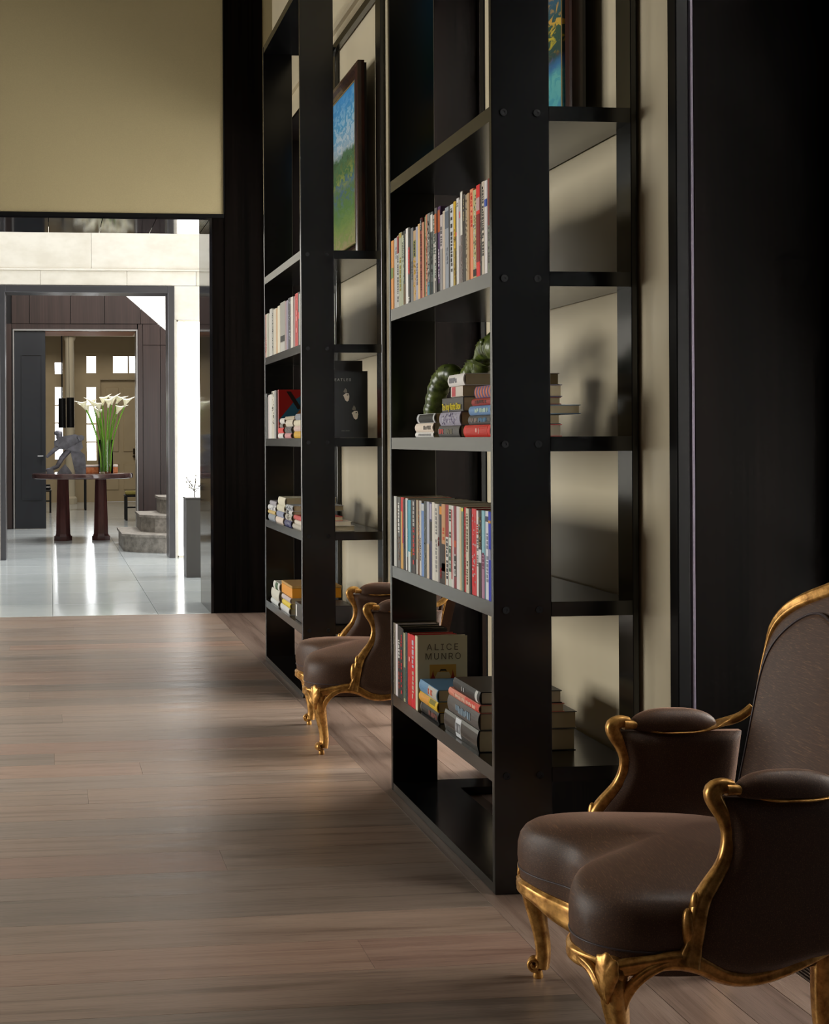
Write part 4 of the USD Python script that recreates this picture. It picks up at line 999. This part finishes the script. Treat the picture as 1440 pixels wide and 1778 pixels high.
def canvas_material(name, ramp, ramp2, zlo, zhi, wob):
    """Brushed paint: bands that follow height, broken up by dabs."""
    nodes = {'g': ('texture_coordinate', {}), 's': ('separate_xyz', {}), 'm': ('mapping', {'scale': (6, 7, 14), 'rotation': (.5, 0, 0)}), 'n': ('noise_texture', {'scale': 1.0, 'detail': 3, 'roughness': .6}),
             'm2': ('mapping', {'scale': (12, 16, 34), 'rotation': (.5, 0, 0)}), 'v': ('noise_texture', {'scale': 1.0, 'detail': 3, 'distortion': .8}),
             'w': ('math', {'math_type': 'multiply_add', 'value2': wob, 'value3': -wob / 2}), 'a': ('math', {'math_type': 'add'}),
             'h': ('map_range', {'from_min': zlo, 'from_max': zhi, 'clamp': True}), 'r': ('rgb_ramp', {'ramp': [(p, lin(c)) for p, c in ramp]}), 'r2': ('rgb_ramp', {'ramp': [(p, lin(c)) for p, c in ramp2]}),
             'k': ('rgb_ramp', {'ramp': [(.49, (0, 0, 0)), (.545, (1, 1, 1))]}), 'x': ('mix_color', {'blend_type': 'mix'}), 'b': ('bump', {'strength': .4, 'distance': .003}),
             'p': ('principled_bsdf', {'roughness': .5, 'specular_ior_level': .3})}
    links = [('g.object', 's.vector'), ('g.object', 'm.vector'), ('g.object', 'm2.vector'), ('m.vector', 'n.vector'), ('m2.vector', 'v.vector'), ('n.fac', 'w.value1'), ('s.z', 'a.value1'), ('w.value', 'a.value2'), ('a.value', 'h.value'),
             ('h.result', 'r.fac'), ('h.result', 'r2.fac'), ('v.fac', 'k.fac'), ('k.color', 'x.fac'), ('r.color', 'x.a'), ('r2.color', 'x.b'), ('x.result', 'p.base_color'), ('v.fac', 'b.height'), ('b.normal', 'p.normal')]
    return usdkit.material(stage, '/World/Looks/' + name, nodes, links, surface='p.BSDF')
LAND = canvas_material('landscape_paint', [(0, (120, 130, 66)), (.14, (110, 132, 60)), (.26, (74, 112, 50)), (.40, (74, 104, 56)), (.44, (66, 98, 120)), (.48, (52, 96, 54)), (.62, (66, 100, 70)), (.66, (136, 160, 176)), (.80, (70, 140, 180)), (1, (48, 124, 182))],
                       [(0, (150, 136, 96)), (.2, (86, 120, 52)), (.38, (60, 92, 110)), (.46, (120, 132, 60)), (.60, (40, 76, 50)), (.66, (170, 180, 186)), (.85, (120, 166, 196)), (1, (58, 132, 188))], .08, .92, .16)
POND = canvas_material('pond_paint', [(0, (50, 124, 158)), (.08, (70, 156, 164)), (.15, (72, 150, 160)), (.185, (48, 104, 150)), (.22, (36, 64, 60)), (.32, (44, 76, 56)), (.45, (40, 84, 110)), (.7, (60, 110, 70)), (1, (70, 130, 170))],
                       [(0, (76, 160, 168)), (.14, (92, 168, 166)), (.19, (54, 96, 150)), (.225, (70, 60, 44)), (.28, (186, 170, 40)), (.36, (196, 150, 60)), (.5, (40, 66, 90)), (1, (80, 140, 170))], .08, .92, .06)
painting('framed landscape with blue sky and green hills, top of the far bookcase', 7.149, 7.96, SHELF_TOP[0], 3.268, LAND)
painting('framed teal pond picture on the top shelf of the near bookcase', 4.151, 4.93, SHELF_TOP[0], 3.30, POND)
# ------------------------------------------------------------------ stone gallery beyond the opening
YG0, YG1 = Y_END, 15.36
fg = shell('floor')
obj('stone_bed', bx(-4.4, 4.2, YG0 + .0, 34, -.09, -.012), plain('grout', (176, 178, 176), .6, .3), fg)
TW = .78
ty = YG0 + .003
ends = [Y_END + REVEAL + .01]
while ends[-1] < 24: ends.append(ends[-1] + (.86 if ends[-1] < 15.0 else .80))
prev = YG0 + .003
for r_, e in enumerate(ends):
    for c in range(-5, 6):
        x0 = .01 + (c - 1) * TW
        if x0 < -4.3 or x0 > 3.6: continue
        if prev > 15.3 and (x0 < -1.6 or x0 > 1.9): continue
        obj('tile', bx(x0 + .002, x0 + TW - .002, prev + .002, e - .002, -.012, 0, .0012), random.choice(TILE), fg)
    prev = e
obj('stone_floor', bx(-1.6, 2.4, prev, 33, -.012, 0), TILE[1], fg)
# second wall of the gallery, limestone courses, with the steel-framed opening
W2 = YG1
wg = shell('wall_gallery')
def blocks(x0, x1, z0, z1, cuts, mats=LIME):
    xs_ = [x0] + [c for c in cuts if x0 < c < x1] + [x1]
    for a, b in zip(xs_, xs_[1:]):
        obj('stone_block', bx(a + .0015, b - .0015, W2, W2 + .30, z0 + .0015, z1 - .0015, .003), random.choice(mats), wg)
FX0, FX1, FZ = -.545, 1.358, 2.985
blocks(-4.3, 2.6, 2.99, 3.150, [-1.2, -.103, .84, 1.6])
obj('string_course', bx(-4.3, 2.6, W2 - .02, W2 + .30, 3.150, 3.172, .004), LIME[1], wg)
blocks(-4.3, 2.6, 3.172, 3.95, [-1.7, .45, 1.9]); blocks(-4.3, 2.6, 3.95, 4.8, [-.9, 1.2]); blocks(-4.3, 2.6, 4.8, 5.7, [-1.7, .3])
for k in range(4):
    blocks(-4.3, FX0, k * .7475, (k + 1) * .7475, [-2.8 + .5 * (k % 2), -1.5 + .4 * (k % 2)])
    blocks(FX1, 1.40, k * .7475, (k + 1) * .7475, []) if False else None
blocks(FX1, 2.6, 2.62, 2.99, [])
obj('stone_block', bx(FX1, 1.385, W2, W2 + .30, 0, 2.62), LIME[1], wg)
obj('stone_block', bx(2.15, 2.6, W2, W2 + .30, 0, 2.62), LIME[1], wg)
wn = shell('window_6')                                          # tall glazed light right of the opening
obj('window_frame', [bx(1.385, 1.40, W2 + .05, W2 + .12, 0, 2.62), bx(2.135, 2.15, W2 + .05, W2 + .12, 0, 2.62), bx(1.385, 2.15, W2 + .05, W2 + .12, 2.60, 2.62), bx(1.385, 2.15, W2 + .05, W2 + .12, 0, .02)], LIME[1], wn)
obj('pane', bx(1.40, 2.135, W2 + .08, W2 + .09, .02, 2.60), emit('bright_sheer', (1.0, .99, .97), 4.0), wn)
d2 = shell('door_2')
obj('frame_jamb', bx(FX0, FX0 + .06, W2 - .015, W2 + .34, 0, FZ, .004), GREYMETAL, d2)
obj('frame_jamb', bx(FX1 - .07, FX1, W2 - .015, W2 + .34, 0, FZ, .004), GREYMETAL, d2)
obj('frame_head', bx(FX0 + .06, FX1 - .07, W2 - .015, W2 + .34, FZ - .075, FZ, .004), GREYMETAL, d2)
wb = shell('wall_gallery_side')
for x0, x1 in ((-4.4, -4.2), (3.6, 3.8)):
    for a, b in ((YG0 + REVEAL, 11.6), (15.2, 15.66)) if x0 < 0 else ((YG0 + REVEAL, 12.7), (15.1, 15.66)):
        obj('pier', bx(x0, x1, a, b, 0, 5.7), LIME[0], wb)
    obj('upper_wall', bx(x0, x1, YG0 + REVEAL, 15.66, 3.9, 5.7), LIME[2], wb)
obj('upper_wall', bx(2.6, 3.8, W2, W2 + .3, 0, 5.7), LIME[0], wb)
obj('upper_wall', bx(-4.4, 3.8, YG0 + REVEAL - .1, YG0 + REVEAL, 2.985, 5.7), LIME[1], wb)
cg = shell('ceiling_gallery')
for a in (bx(-4.4, -1.8, YG0 + .7, 15.7, 5.7, 5.8), bx(2.4, 3.8, YG0 + .7, 15.7, 5.7, 5.8), bx(-1.8, 2.4, YG0 + .7, 11.4, 5.7, 5.8), bx(-1.8, 2.4, 15.0, 15.7, 5.7, 5.8)):
    obj('ceiling_panel', a, CEIL, cg)

# tall planter box with a small bare branch
pl = thing('planter', 'tall dark grey planter box beside the bright window in the stone gallery', 'planter', (1.262, 13.14, 0))
PG = plain('planter_grey', (84, 82, 82), .4, .4)
obj('body', bx(0, .24, 0, .24, 0, .735, .004), PG, pl)
obj('rim', bx(-.003, .243, -.003, .243, .735, .752, .003), PG, pl)
br = thing('branch_plant', 'small leafless branch with pale buds standing in the grey planter', 'plant', (1.36, 13.26, .752))
BRN = plain('branch_bark', (74, 70, 60), .7, .2); PALE = plain('pale_bud', (206, 204, 190), .6, .3)
obj('stem', tube([(0, 0, -.002), (.002, 0, .03), (-.004, .004, .07)], .005), BRN, br)
rr = random.Random(5)
for i in range(9):
    a = rr.uniform(0, 6.28); l = rr.uniform(.06, .13); up_ = rr.uniform(.03, .14)
    p0 = np.array([-.003, .003, rr.uniform(.035, .07)]); p1 = p0 + [math.cos(a) * l * .6, math.sin(a) * l * .4, up_ * .6]; p2 = p0 + [math.cos(a) * l, math.sin(a) * l * .7, up_]
    q = obj('twig', tube([p0, p1, p2], .003, 6), BRN, br)
    obj('bud', [ellipsoid(p2, (.009, .006, .007), 1), ellipsoid(p1 + [0, 0, .006], (.008, .005, .006), 1)], PALE, q)

# ------------------------------------------------------------------ inner hall: panelled wall, stair, round table
W3 = 20.73
wp = shell('wall_panelled')
BELOW = Polygon([(-3, -1), (4, -1), (4, 3.42 - .863 * (4 - 1.12)), (-3, 3.42 + .863 * 4.12)])      # the stair's slanted edge
def panel3(x0, x1, z0, z1, proud=0.0, mat=None, name='wood_panel', back=.26):
    q = sbox(x0 + .004, z0 + .004, x1 - .004, z1 - .004).intersection(BELOW)
    if q.is_empty: return
    e = extrude(q, back + .02 + proud); e.apply_transform(trimesh.transformations.rotation_matrix(math.pi / 2, [1, 0, 0])); e.apply_translation([0, W3 + back, 0])
    obj(name, e, mat or PURPLE, wp)
JOINT = plain('panel_joint', (16, 12, 12), .6, .3)
for a in ((-2.2, -.54, 0, 5.2), (1.28, 2.4, 0, 2.95), (-.54, 1.28, 2.93, 5.2)):
    q = sbox(a[0], a[2], a[1], a[3]).intersection(BELOW)
    e = extrude(q, .28); e.apply_transform(trimesh.transformations.rotation_matrix(math.pi / 2, [1, 0, 0])); e.apply_translation([0, W3 + .29, 0])
    obj('panel_ground', e, JOINT, wp)
for x0, x1 in ((-.56, -.30), (-.30, .30), (.30, .80), (.80, 1.33), (1.33, 1.9)):
    panel3(x0, x1, 3.01, 3.52)
for x0, x1 in ((-1.3, -.56), (-.56, .2), (.2, 1.0)): panel3(x0, x1, 3.52, 4.4)
panel3(-1.3, -.56, 0, 3.01); panel3(-.56, 1.28, 2.93, 3.01)
panel3(1.285, 1.36, 0, 3.01, .008); panel3(1.36, 1.62, 0, 2.70); panel3(1.36, 1.62, 2.70, 3.01); panel3(1.62, 1.9, 0, 2.70); panel3(1.62, 1.9, 2.70, 3.01)
up_ = extrude(sbox(-2.2, 2.95, 3.2, 5.2).union(sbox(1.36, .0, 3.2, 5.2)), .06); up_.apply_transform(trimesh.transformations.rotation_matrix(math.pi / 2, [1, 0, 0])); up_.apply_translation([0, W3 + .38, 0])
obj('stairwell_wall', up_, plain('stairwell_white', (236, 236, 232), .7, .2), wp)
struct('wall_hall_left', bx(-2.4, -2.2, 15.66, 33, 0, 5.2), PURPLE)
struct('wall_hall_right', bx(3.2, 3.4, 15.66, 33, 0, 5.2), PURPLE)
ch_ = shell('ceiling_hall')
obj('ceiling_panel', bx(-2.4, 3.4, 15.66, 16.8, 5.2, 5.3), CEIL, ch_); obj('ceiling_panel', bx(-2.4, 3.4, 19.6, 33.2, 5.2, 5.3), CEIL, ch_)
d3 = shell('door_3')
obj('frame_jamb', bx(1.262, 1.284, W3 - .035, W3 + .30, 0, 2.93, .003), plain('pale_metal_trim', (150, 148, 146), .3, .5, .5), d3)
obj('frame_jamb', bx(-.548, -.526, W3 - .035, W3 + .30, 0, 2.93, .003), LOOK['pale_metal_trim'], d3)
obj('frame_head', bx(-.526, 1.262, W3 - .035, W3 + .06, 2.905, 2.93, .003), LOOK['pale_metal_trim'], d3)
obj('soffit', bx(-.526, 1.262, W3 + .06, W3 + .9, 2.90, 2.93), plain('warm_wood', (150, 88, 48), .5, .4), d3)
lf = obj('door_leaf', bx(-.524, -.072, W3 - .01, W3 + .04, .004, 2.90, .003), SLATE, d3)
for z0, z1 in ((.42, 2.56),):
    obj('leaf_panel', [bx(-.425, -.41, W3 - .018, W3 - .01, z0, z1), bx(-.135, -.12, W3 - .018, W3 - .01, z0, z1), bx(-.41, -.135, W3 - .018, W3 - .01, z0, z0 + .015), bx(-.41, -.135, W3 - .018, W3 - .01, z1 - .015, z1)], SLATE, lf)
obj('door_handle', [tube([(-.19, W3 - .05, 1.067), (-.11, W3 - .05, 1.067)], .010), tube([(-.11, W3 - .05, 1.067), (-.11, W3 - .01, 1.067)], .008)], plain('handle_steel', (150, 150, 150), .25, .6, .9), lf)

# stone steps rising to the right
def step(z0, z1, pts):
    pts = [tuple(p) for p in pts]
    body = extrude(Polygon(pts), z1 - z0 - .03, z0)
    nose = extrude(Polygon(pts).buffer(.02, join_style=2), .03, z1 - .03)
    return [body, nose]
sc_ = thing('stone_steps', 'grey stone steps rising to the right in the inner hall', 'steps', (0, 0, 0))
obj('step', step(.001, .205, [(.84, 16.38), (.98, 16.20), (1.30, 15.98), (1.9, 15.90), (1.9, 17.6), (.84, 17.6)]), STEPSTONE, sc_)
obj('step', step(.205, .405, [(1.07, 16.75), (1.22, 16.52), (1.5, 16.34), (1.9, 16.26), (1.9, 17.6), (1.07, 17.6)]), STEPSTONE, sc_)
obj('step', step(.405, .605, [(1.32, 17.02), (1.42, 16.82), (1.6, 16.66), (1.9, 16.6), (1.9, 17.6), (1.32, 17.6)]), STEPSTONE, sc_)

# round table on two tapered columns
TX, TY, TZ = .41, 18.3, .872
MAH = mottled('mahogany', (52, 28, 27), (84, 50, 47), (8, 8, 1.5), .16, .55, coat_weight=.5)
rt = thing('round_table', 'round mahogany table on two tapered columns in the inner hall', 'table', (TX, TY, 0))
obj('tabletop', lathe([(0, 0), (.640, 0), (.652, .008), (.655, .020), (.655, .050), (.650, .062), (.640, .068), (0, .068)], 56, (0, 0, TZ - .068)), mottled('mahogany_top', (62, 44, 44), (92, 70, 68), (6, 6, 6), .12, .55, coat_weight=.5), rt, 30)
def column(cx):
    k = 8; out = []
    for (r0, z0, r1, z1) in ((.125, 0, .125, .055), (.112, .055, .100, .085), (.100, .085, .078, TZ - .068)):
        a = np.arange(k) * 2 * np.pi / k + np.pi / k
        out.append(hull([(cx + r0 * math.cos(q), r0 * math.sin(q), z0) for q in a] + [(cx + r1 * math.cos(q), r1 * math.sin(q), z1) for q in a]))
    return out
for cx in (-.255, .235): obj('column', column(cx), MAH, rt)

# bronze figure
BZ = mottled('dark_bronze', (92, 92, 100), (124, 124, 134), (12, 12, 12), .4, .5, metal=.15, bump=.1)
def limb(chain):
    M = None
    for (p, r), (q, s) in zip(chain, chain[1:]):
        a = ellipsoid(p, (r, r, r), 1); b = ellipsoid(q, (s, s, s), 1)
        h_ = m3.Manifold.hull_points(np.vstack([a.vertices, b.vertices]))
        M = h_ if M is None else M + h_
    return M
def H(*pts): return m3.Manifold.hull_points(np.array([(x, y + d, z) for x, y, z in pts for d in (-.05, .05)], float))
def bronze():
    t = thing('bronze_sculpture', 'dark bronze figure bending forward over a block on the round table', 'sculpture', (TX, TY - .16, TZ))
    def o(zx, zy): return ((60 + zx / 7.41 - 88) * .007436 - TX, 0, 1.3 - (600 + zy / 7.41 - 763) * .007436 - .8672)
    parts = H(o(520, 1640), o(655, 1640), o(655, 1500), o(640, 1400), o(575, 1345), o(455, 1350), o(500, 1430), o(520, 1520))           # block
    parts += H(o(300, 1180), o(380, 1160), o(520, 1138), o(600, 1165), o(610, 1300), o(560, 1368), o(470, 1330), o(350, 1330), o(262, 1270))  # bent torso
    parts += H(o(545, 1165), o(600, 1145), o(638, 1170), o(625, 1215), o(570, 1225)).translate([0, -.03, 0])
    parts += H(o(250, 1225), o(330, 1180), o(380, 1240), o(340, 1330), o(255, 1300)).translate([0, .03, 0])
    parts += H(o(400, 1330), o(600, 1230), o(620, 1310), o(560, 1372)).translate([0, -.05, 0])
    hx = o(305, 1130)
    parts += limb([((hx[0] - .02, 0, hx[2] + .008), .034), ((hx[0] + .012, -.01, hx[2]), .044), (o(320, 1215), .036)])                    # head, looking down
    parts += limb([(o(300, 1300), .034), (o(230, 1360), .028), (o(165, 1420), .020)])                                                     # arm reaching down
    parts += limb([(o(450, 1330), .040), (o(350, 1440), .036), (o(290, 1550), .028), (o(200, 1590), .026), (o(165, 1597), .025)])         # leg
    parts += H(o(280, 1640), o(480, 1640), o(440, 1580), o(390, 1520), o(340, 1600)).translate([0, .05, 0])
    parts += H(o(150, 1640), o(250, 1640), o(240, 1590), o(165, 1575))
    obj('figure', man(parts), BZ, t)
    return t
bronze()

# vase with calla lilies and two orange dishes
VX, VY = .705, 18.12
vs = thing('vase', 'tall clear glass cylinder vase with water on the round table', 'vase', (VX, VY, TZ))
obj('glass_body', lathe([(0, 0), (.094, 0), (.097, .004), (.097, .43), (.0935, .43), (.0935, .014), (0, .014)], 32), GLASS, vs, 40)
obj('water', lathe([(0, .0145), (.093, .0145), (.093, .30), (0, .30)], 32), clear_material('vase_water', 1.2, (.95, .985, .95)), vs, 40)
ORG = mottled('orange_glass', (226, 120, 66), (240, 158, 110), (30, 30, 30), .2, .5)
for dx, side in ((-.17, 'left'), (.075, 'right')):
    ds = thing('orange_dish', 'low square orange glass dish just %s of the lily vase' % side, 'dish', (VX + dx, VY - .005 + (.16 if dx < 0 else .165), TZ))
    obj('bowl', [bx(-.085, .085, -.055, .055, 0, .075, .006)], ORG, ds)
    obj('rim', bx(-.088, .088, -.058, .058, .0755, .105, .005), plain('frosted_glass', (222, 206, 196), .3, .5), ds)
STEMG = mottled('lily_stem', (84, 150, 28), (130, 184, 56), (20, 20, 4), .35, .4)
def petal_mat():
    nodes = {'d': ('principled_bsdf', {'base_color': lin((250, 248, 236)), 'roughness': .5}), 't': ('translucent_bsdf', {'color': lin((240, 238, 214))}), 'x': ('mix_closure', {'fac': .35})}
    return usdkit.material(stage, '/World/Looks/lily_petal', nodes, [('d.BSDF', 'x.closure1'), ('t.BSDF', 'x.closure2')], surface='x.closure')
PET = petal_mat()
def lily(k, tip, foot, lean, label):
    t = thing('calla_lily', label, 'flower', (VX, VY, TZ), 0, 'white calla lilies in the glass vase')
    tip = np.array(tip, float); foot = np.array(foot, float)
    mid = foot * .25 + tip * .75; mid[0] = foot[0] + (tip[0] - foot[0]) * .55; mid2 = foot + (tip - foot) * .45; mid2[0] = foot[0] + (tip[0] - foot[0]) * .18
    st_ = tube([foot, mid2, mid, tip], .0085, 8)
    obj('stem', st_, STEMG, t, True)
    d = np.array([lean, -.15, 1.0]); d /= np.linalg.norm(d)
    sx_ = np.cross(d, [0, 1, 0]); sx_ /= np.linalg.norm(sx_); sy_ = np.cross(sx_, d)
    if sx_[0] < 0: sx_ = -sx_
    m, n_ = 20, 9; V = []
    for j in range(n_):
        q = j / (n_ - 1); r = .012 + .052 * q ** 1.8
        for i in range(m):
            a = 2 * np.pi * i / m
            tall = .115 * q + .060 * q ** 2 * max(0, math.cos(a)) ** 1.5 * 1.0 - .02 * q ** 2 * (1 - math.cos(a)) / 2
            flare = r * (1 + .35 * q ** 3 * max(0, math.cos(a)))
            V.append(tip + sx_ * (flare * math.cos(a) * (1 if lean >= 0 else -1)) + sy_ * flare * math.sin(a) + d * (tall - .012))
    V = np.array(V); Fq = []
    for j in range(n_ - 1):
        for i in range(m):
            a, b = j * m + i, j * m + (i + 1) % m; Fq += [(a, b, b + m), (a, b + m, a + m)]
    c_ = V.reshape(n_, m, 3).mean(1, keepdims=True)
    Vi = (c_ + (V.reshape(n_, m, 3) - c_) * .93).reshape(-1, 3); N0 = len(V)
    Fi = [(a + N0, c + N0, b + N0) for a, b, c in Fq]
    top = [((n_ - 1) * m + i) for i in range(m)]
    for i in range(m):
        a, b = top[i], top[(i + 1) % m]; Fi += [(a, b, b + N0), (a, b + N0, a + N0)]
    obj('spathe', trimesh.Trimesh(np.vstack([V, Vi]), np.array(Fq + Fi), process=False), PET, t, 60)
    obj('spadix', tube([tip + d * .01, tip + d * .085], .006, 8), plain('spadix_yellow', (224, 176, 44), .6, .3), t)
LIL = [((.450, 1.695), -.5, 'leftmost'), ((.480, 1.655), -.4, 'second from the left'), ((.560, 1.73), -.35, 'third from the left'), ((.628, 1.68), -.3, 'fourth from the left, hanging low'), ((.668, 1.755), .2, 'fifth from the left'),
       ((.735, 1.725), .15, 'sixth from the left, near the middle'), ((.788, 1.765), .2, 'seventh from the left'), ((.855, 1.775), .6, 'eighth from the left, highest'), ((.850, 1.645), .5, 'ninth from the left, low on the right'), ((.945, 1.730), .35, 'rightmost'), ((.622, 1.60), -.1, 'lowest, in the middle')]
rl = random.Random(3)
for k, ((x, z), ln, lab) in enumerate(LIL):
    yl = (-.13, .02, .13, -.05, .0, -.12, .06, .14, -.03, -.13, .06)[k]
    lily(k, (x - VX, yl, z - TZ), ((x - VX) * .24, yl * .5, .02), ln, 'white calla lily in the glass vase, ' + lab)

# ------------------------------------------------------------------ entry beyond, seen through the third opening
W4 = 29.4
ENT = mottled('entry_cream', (190, 172, 140), (198, 180, 148), (2, 2, 2), .6, .3)
wf = shell('wall_entry')
# piers and rails of the cream joinery round the lights
LIGHTS = [(.09, .255, 2.68, 2.92, 0), (.09, .255, .90, 2.41, 4), (.752, .948, 2.70, 3.055, 0), (.752, .948, .87, 2.405, 4), (1.305, 1.612, 2.70, 3.055, 0), (1.640, 1.93, 2.70, 3.055, 0)]
from shapely.ops import unary_union
face_ = sbox(-2.2, 0, 3.2, 5.2).difference(unary_union([sbox(a, c, b, d) for a, b, c, d, _ in LIGHTS]).union(sbox(1.04, .0, 1.90, 2.56)))
jo = extrude(face_, .2); jo.apply_transform(trimesh.transformations.rotation_matrix(math.pi / 2, [1, 0, 0])); jo.apply_translation([0, W4 + .2, 0])
obj('joinery', jo, ENT, wf)
wn = shell('window_7')
for a, b, c, d, nb in LIGHTS:
    obj('pane', bx(a, b, W4 + .09, W4 + .10, c, d), DAYGLOW, wn)
    for q in range(1, nb):
        obj('glazing_bar', bx(a, b, W4 + .06, W4 + .10, c + (d - c) * q / nb - .012, c + (d - c) * q / nb + .012), ENT, wn)
d4 = shell('door_4')
lf = obj('door_leaf', bx(1.044, 1.896, W4 + .08, W4 + .13, .004, 2.556), ENT, d4)
for x0, x1 in ((1.14, 1.42), (1.52, 1.80)):
    for z0, z1 in ((.25, .80), (1.05, 2.40)):
        obj('leaf_panel', bx(x0, x1, W4 + .06, W4 + .08, z0, z1, .015), ENT, lf)
obj('door_handle', [tube([(1.74, W4 + .04, 1.0), (1.74, W4 + .04, 1.12)], .02), ellipsoid((1.74, W4 + .03, .95), (.03, .03, .03), 1)], plain('old_brass', (70, 58, 44), .4, .5, .8), lf)
co = shell('trim_9')
obj('column', lathe([(0, 0), (.14, 0), (.14, .12), (.10, .16), (.09, 3.3), (.12, 3.36), (.12, 3.42), (0, 3.42)], 28, (.39, 28.6, 0)), plain('column_cream', (206, 196, 172), .6, .3), co, 30)
obj('cross_beam', bx(-2.2, 3.2, 28.4, 28.8, 3.42, 5.2), ENT, co)
# hanging black lanterns
IRON = plain('black_iron', (14, 14, 15), .4, .4)
for lab, x, yy in (('black cylindrical lantern hanging in the entry, right one', .362, 25.9), ('black cylindrical lantern hanging in the entry, left one in front of the window', .215, 26.3)):
    ln_ = thing('lantern', lab, 'lantern', (x, yy, 1.53))
    obj('shade', lathe([(0, .0), (.066, .0), (.070, .006), (.070, .545), (.066, .552), (0, .552)], 24), IRON, ln_, 30)
    obj('rod', tube([(-.02 if x > .3 else .0, 0, .55), (-.02 if x > .3 else .0, 0, 3.66)], .012 if x < .3 else .004), IRON, ln_)
# furniture in the entry
cs = thing('console_table', 'thin dark console table under the entry window, behind the round table', 'table', (.22, 26.0, 0))
obj('top', bx(0, .44, 0, .35, .575, .60, .004), IRON, cs)
for xx in (.005, .395):
    for yy in (.005, .30): obj('leg', bx(xx, xx + .04, yy, yy + .045, 0, .575, .004), IRON, cs)
def side_chair(label, loc, rz, seatm):
    t = thing('side_chair', label, 'chair', loc, rz, 'dark chairs in the entry')
    for sx in (-.21, .17):
        for sy in (-.20, .17): obj('leg', bx(sx, sx + .035, sy, sy + .035, 0, .38, .003), IRON, t)
    obj('seat_frame', bx(-.215, .21, -.205, .21, .38, .41, .004), IRON, t)
    obj('seat', bx(-.20, .195, -.19, .195, .41, .47, .018), seatm, t)
    obj('stretcher', bx(-.21, .205, -.19, -.165, .20, .225), IRON, t)
    return t
side_chair('dark framed chair with a yellow green seat at the right of the entry', (1.40, 22.75, 0), 0, plain('chair_green', (150, 138, 74), .7, .2))
sc2 = side_chair('dark chair partly hidden by the slate door in the entry', (-.20, 25.4, 0), 0, IRON)
obj('back', bx(-.2, .19, .19, .21, .42, .50, .004), IRON, sc2)
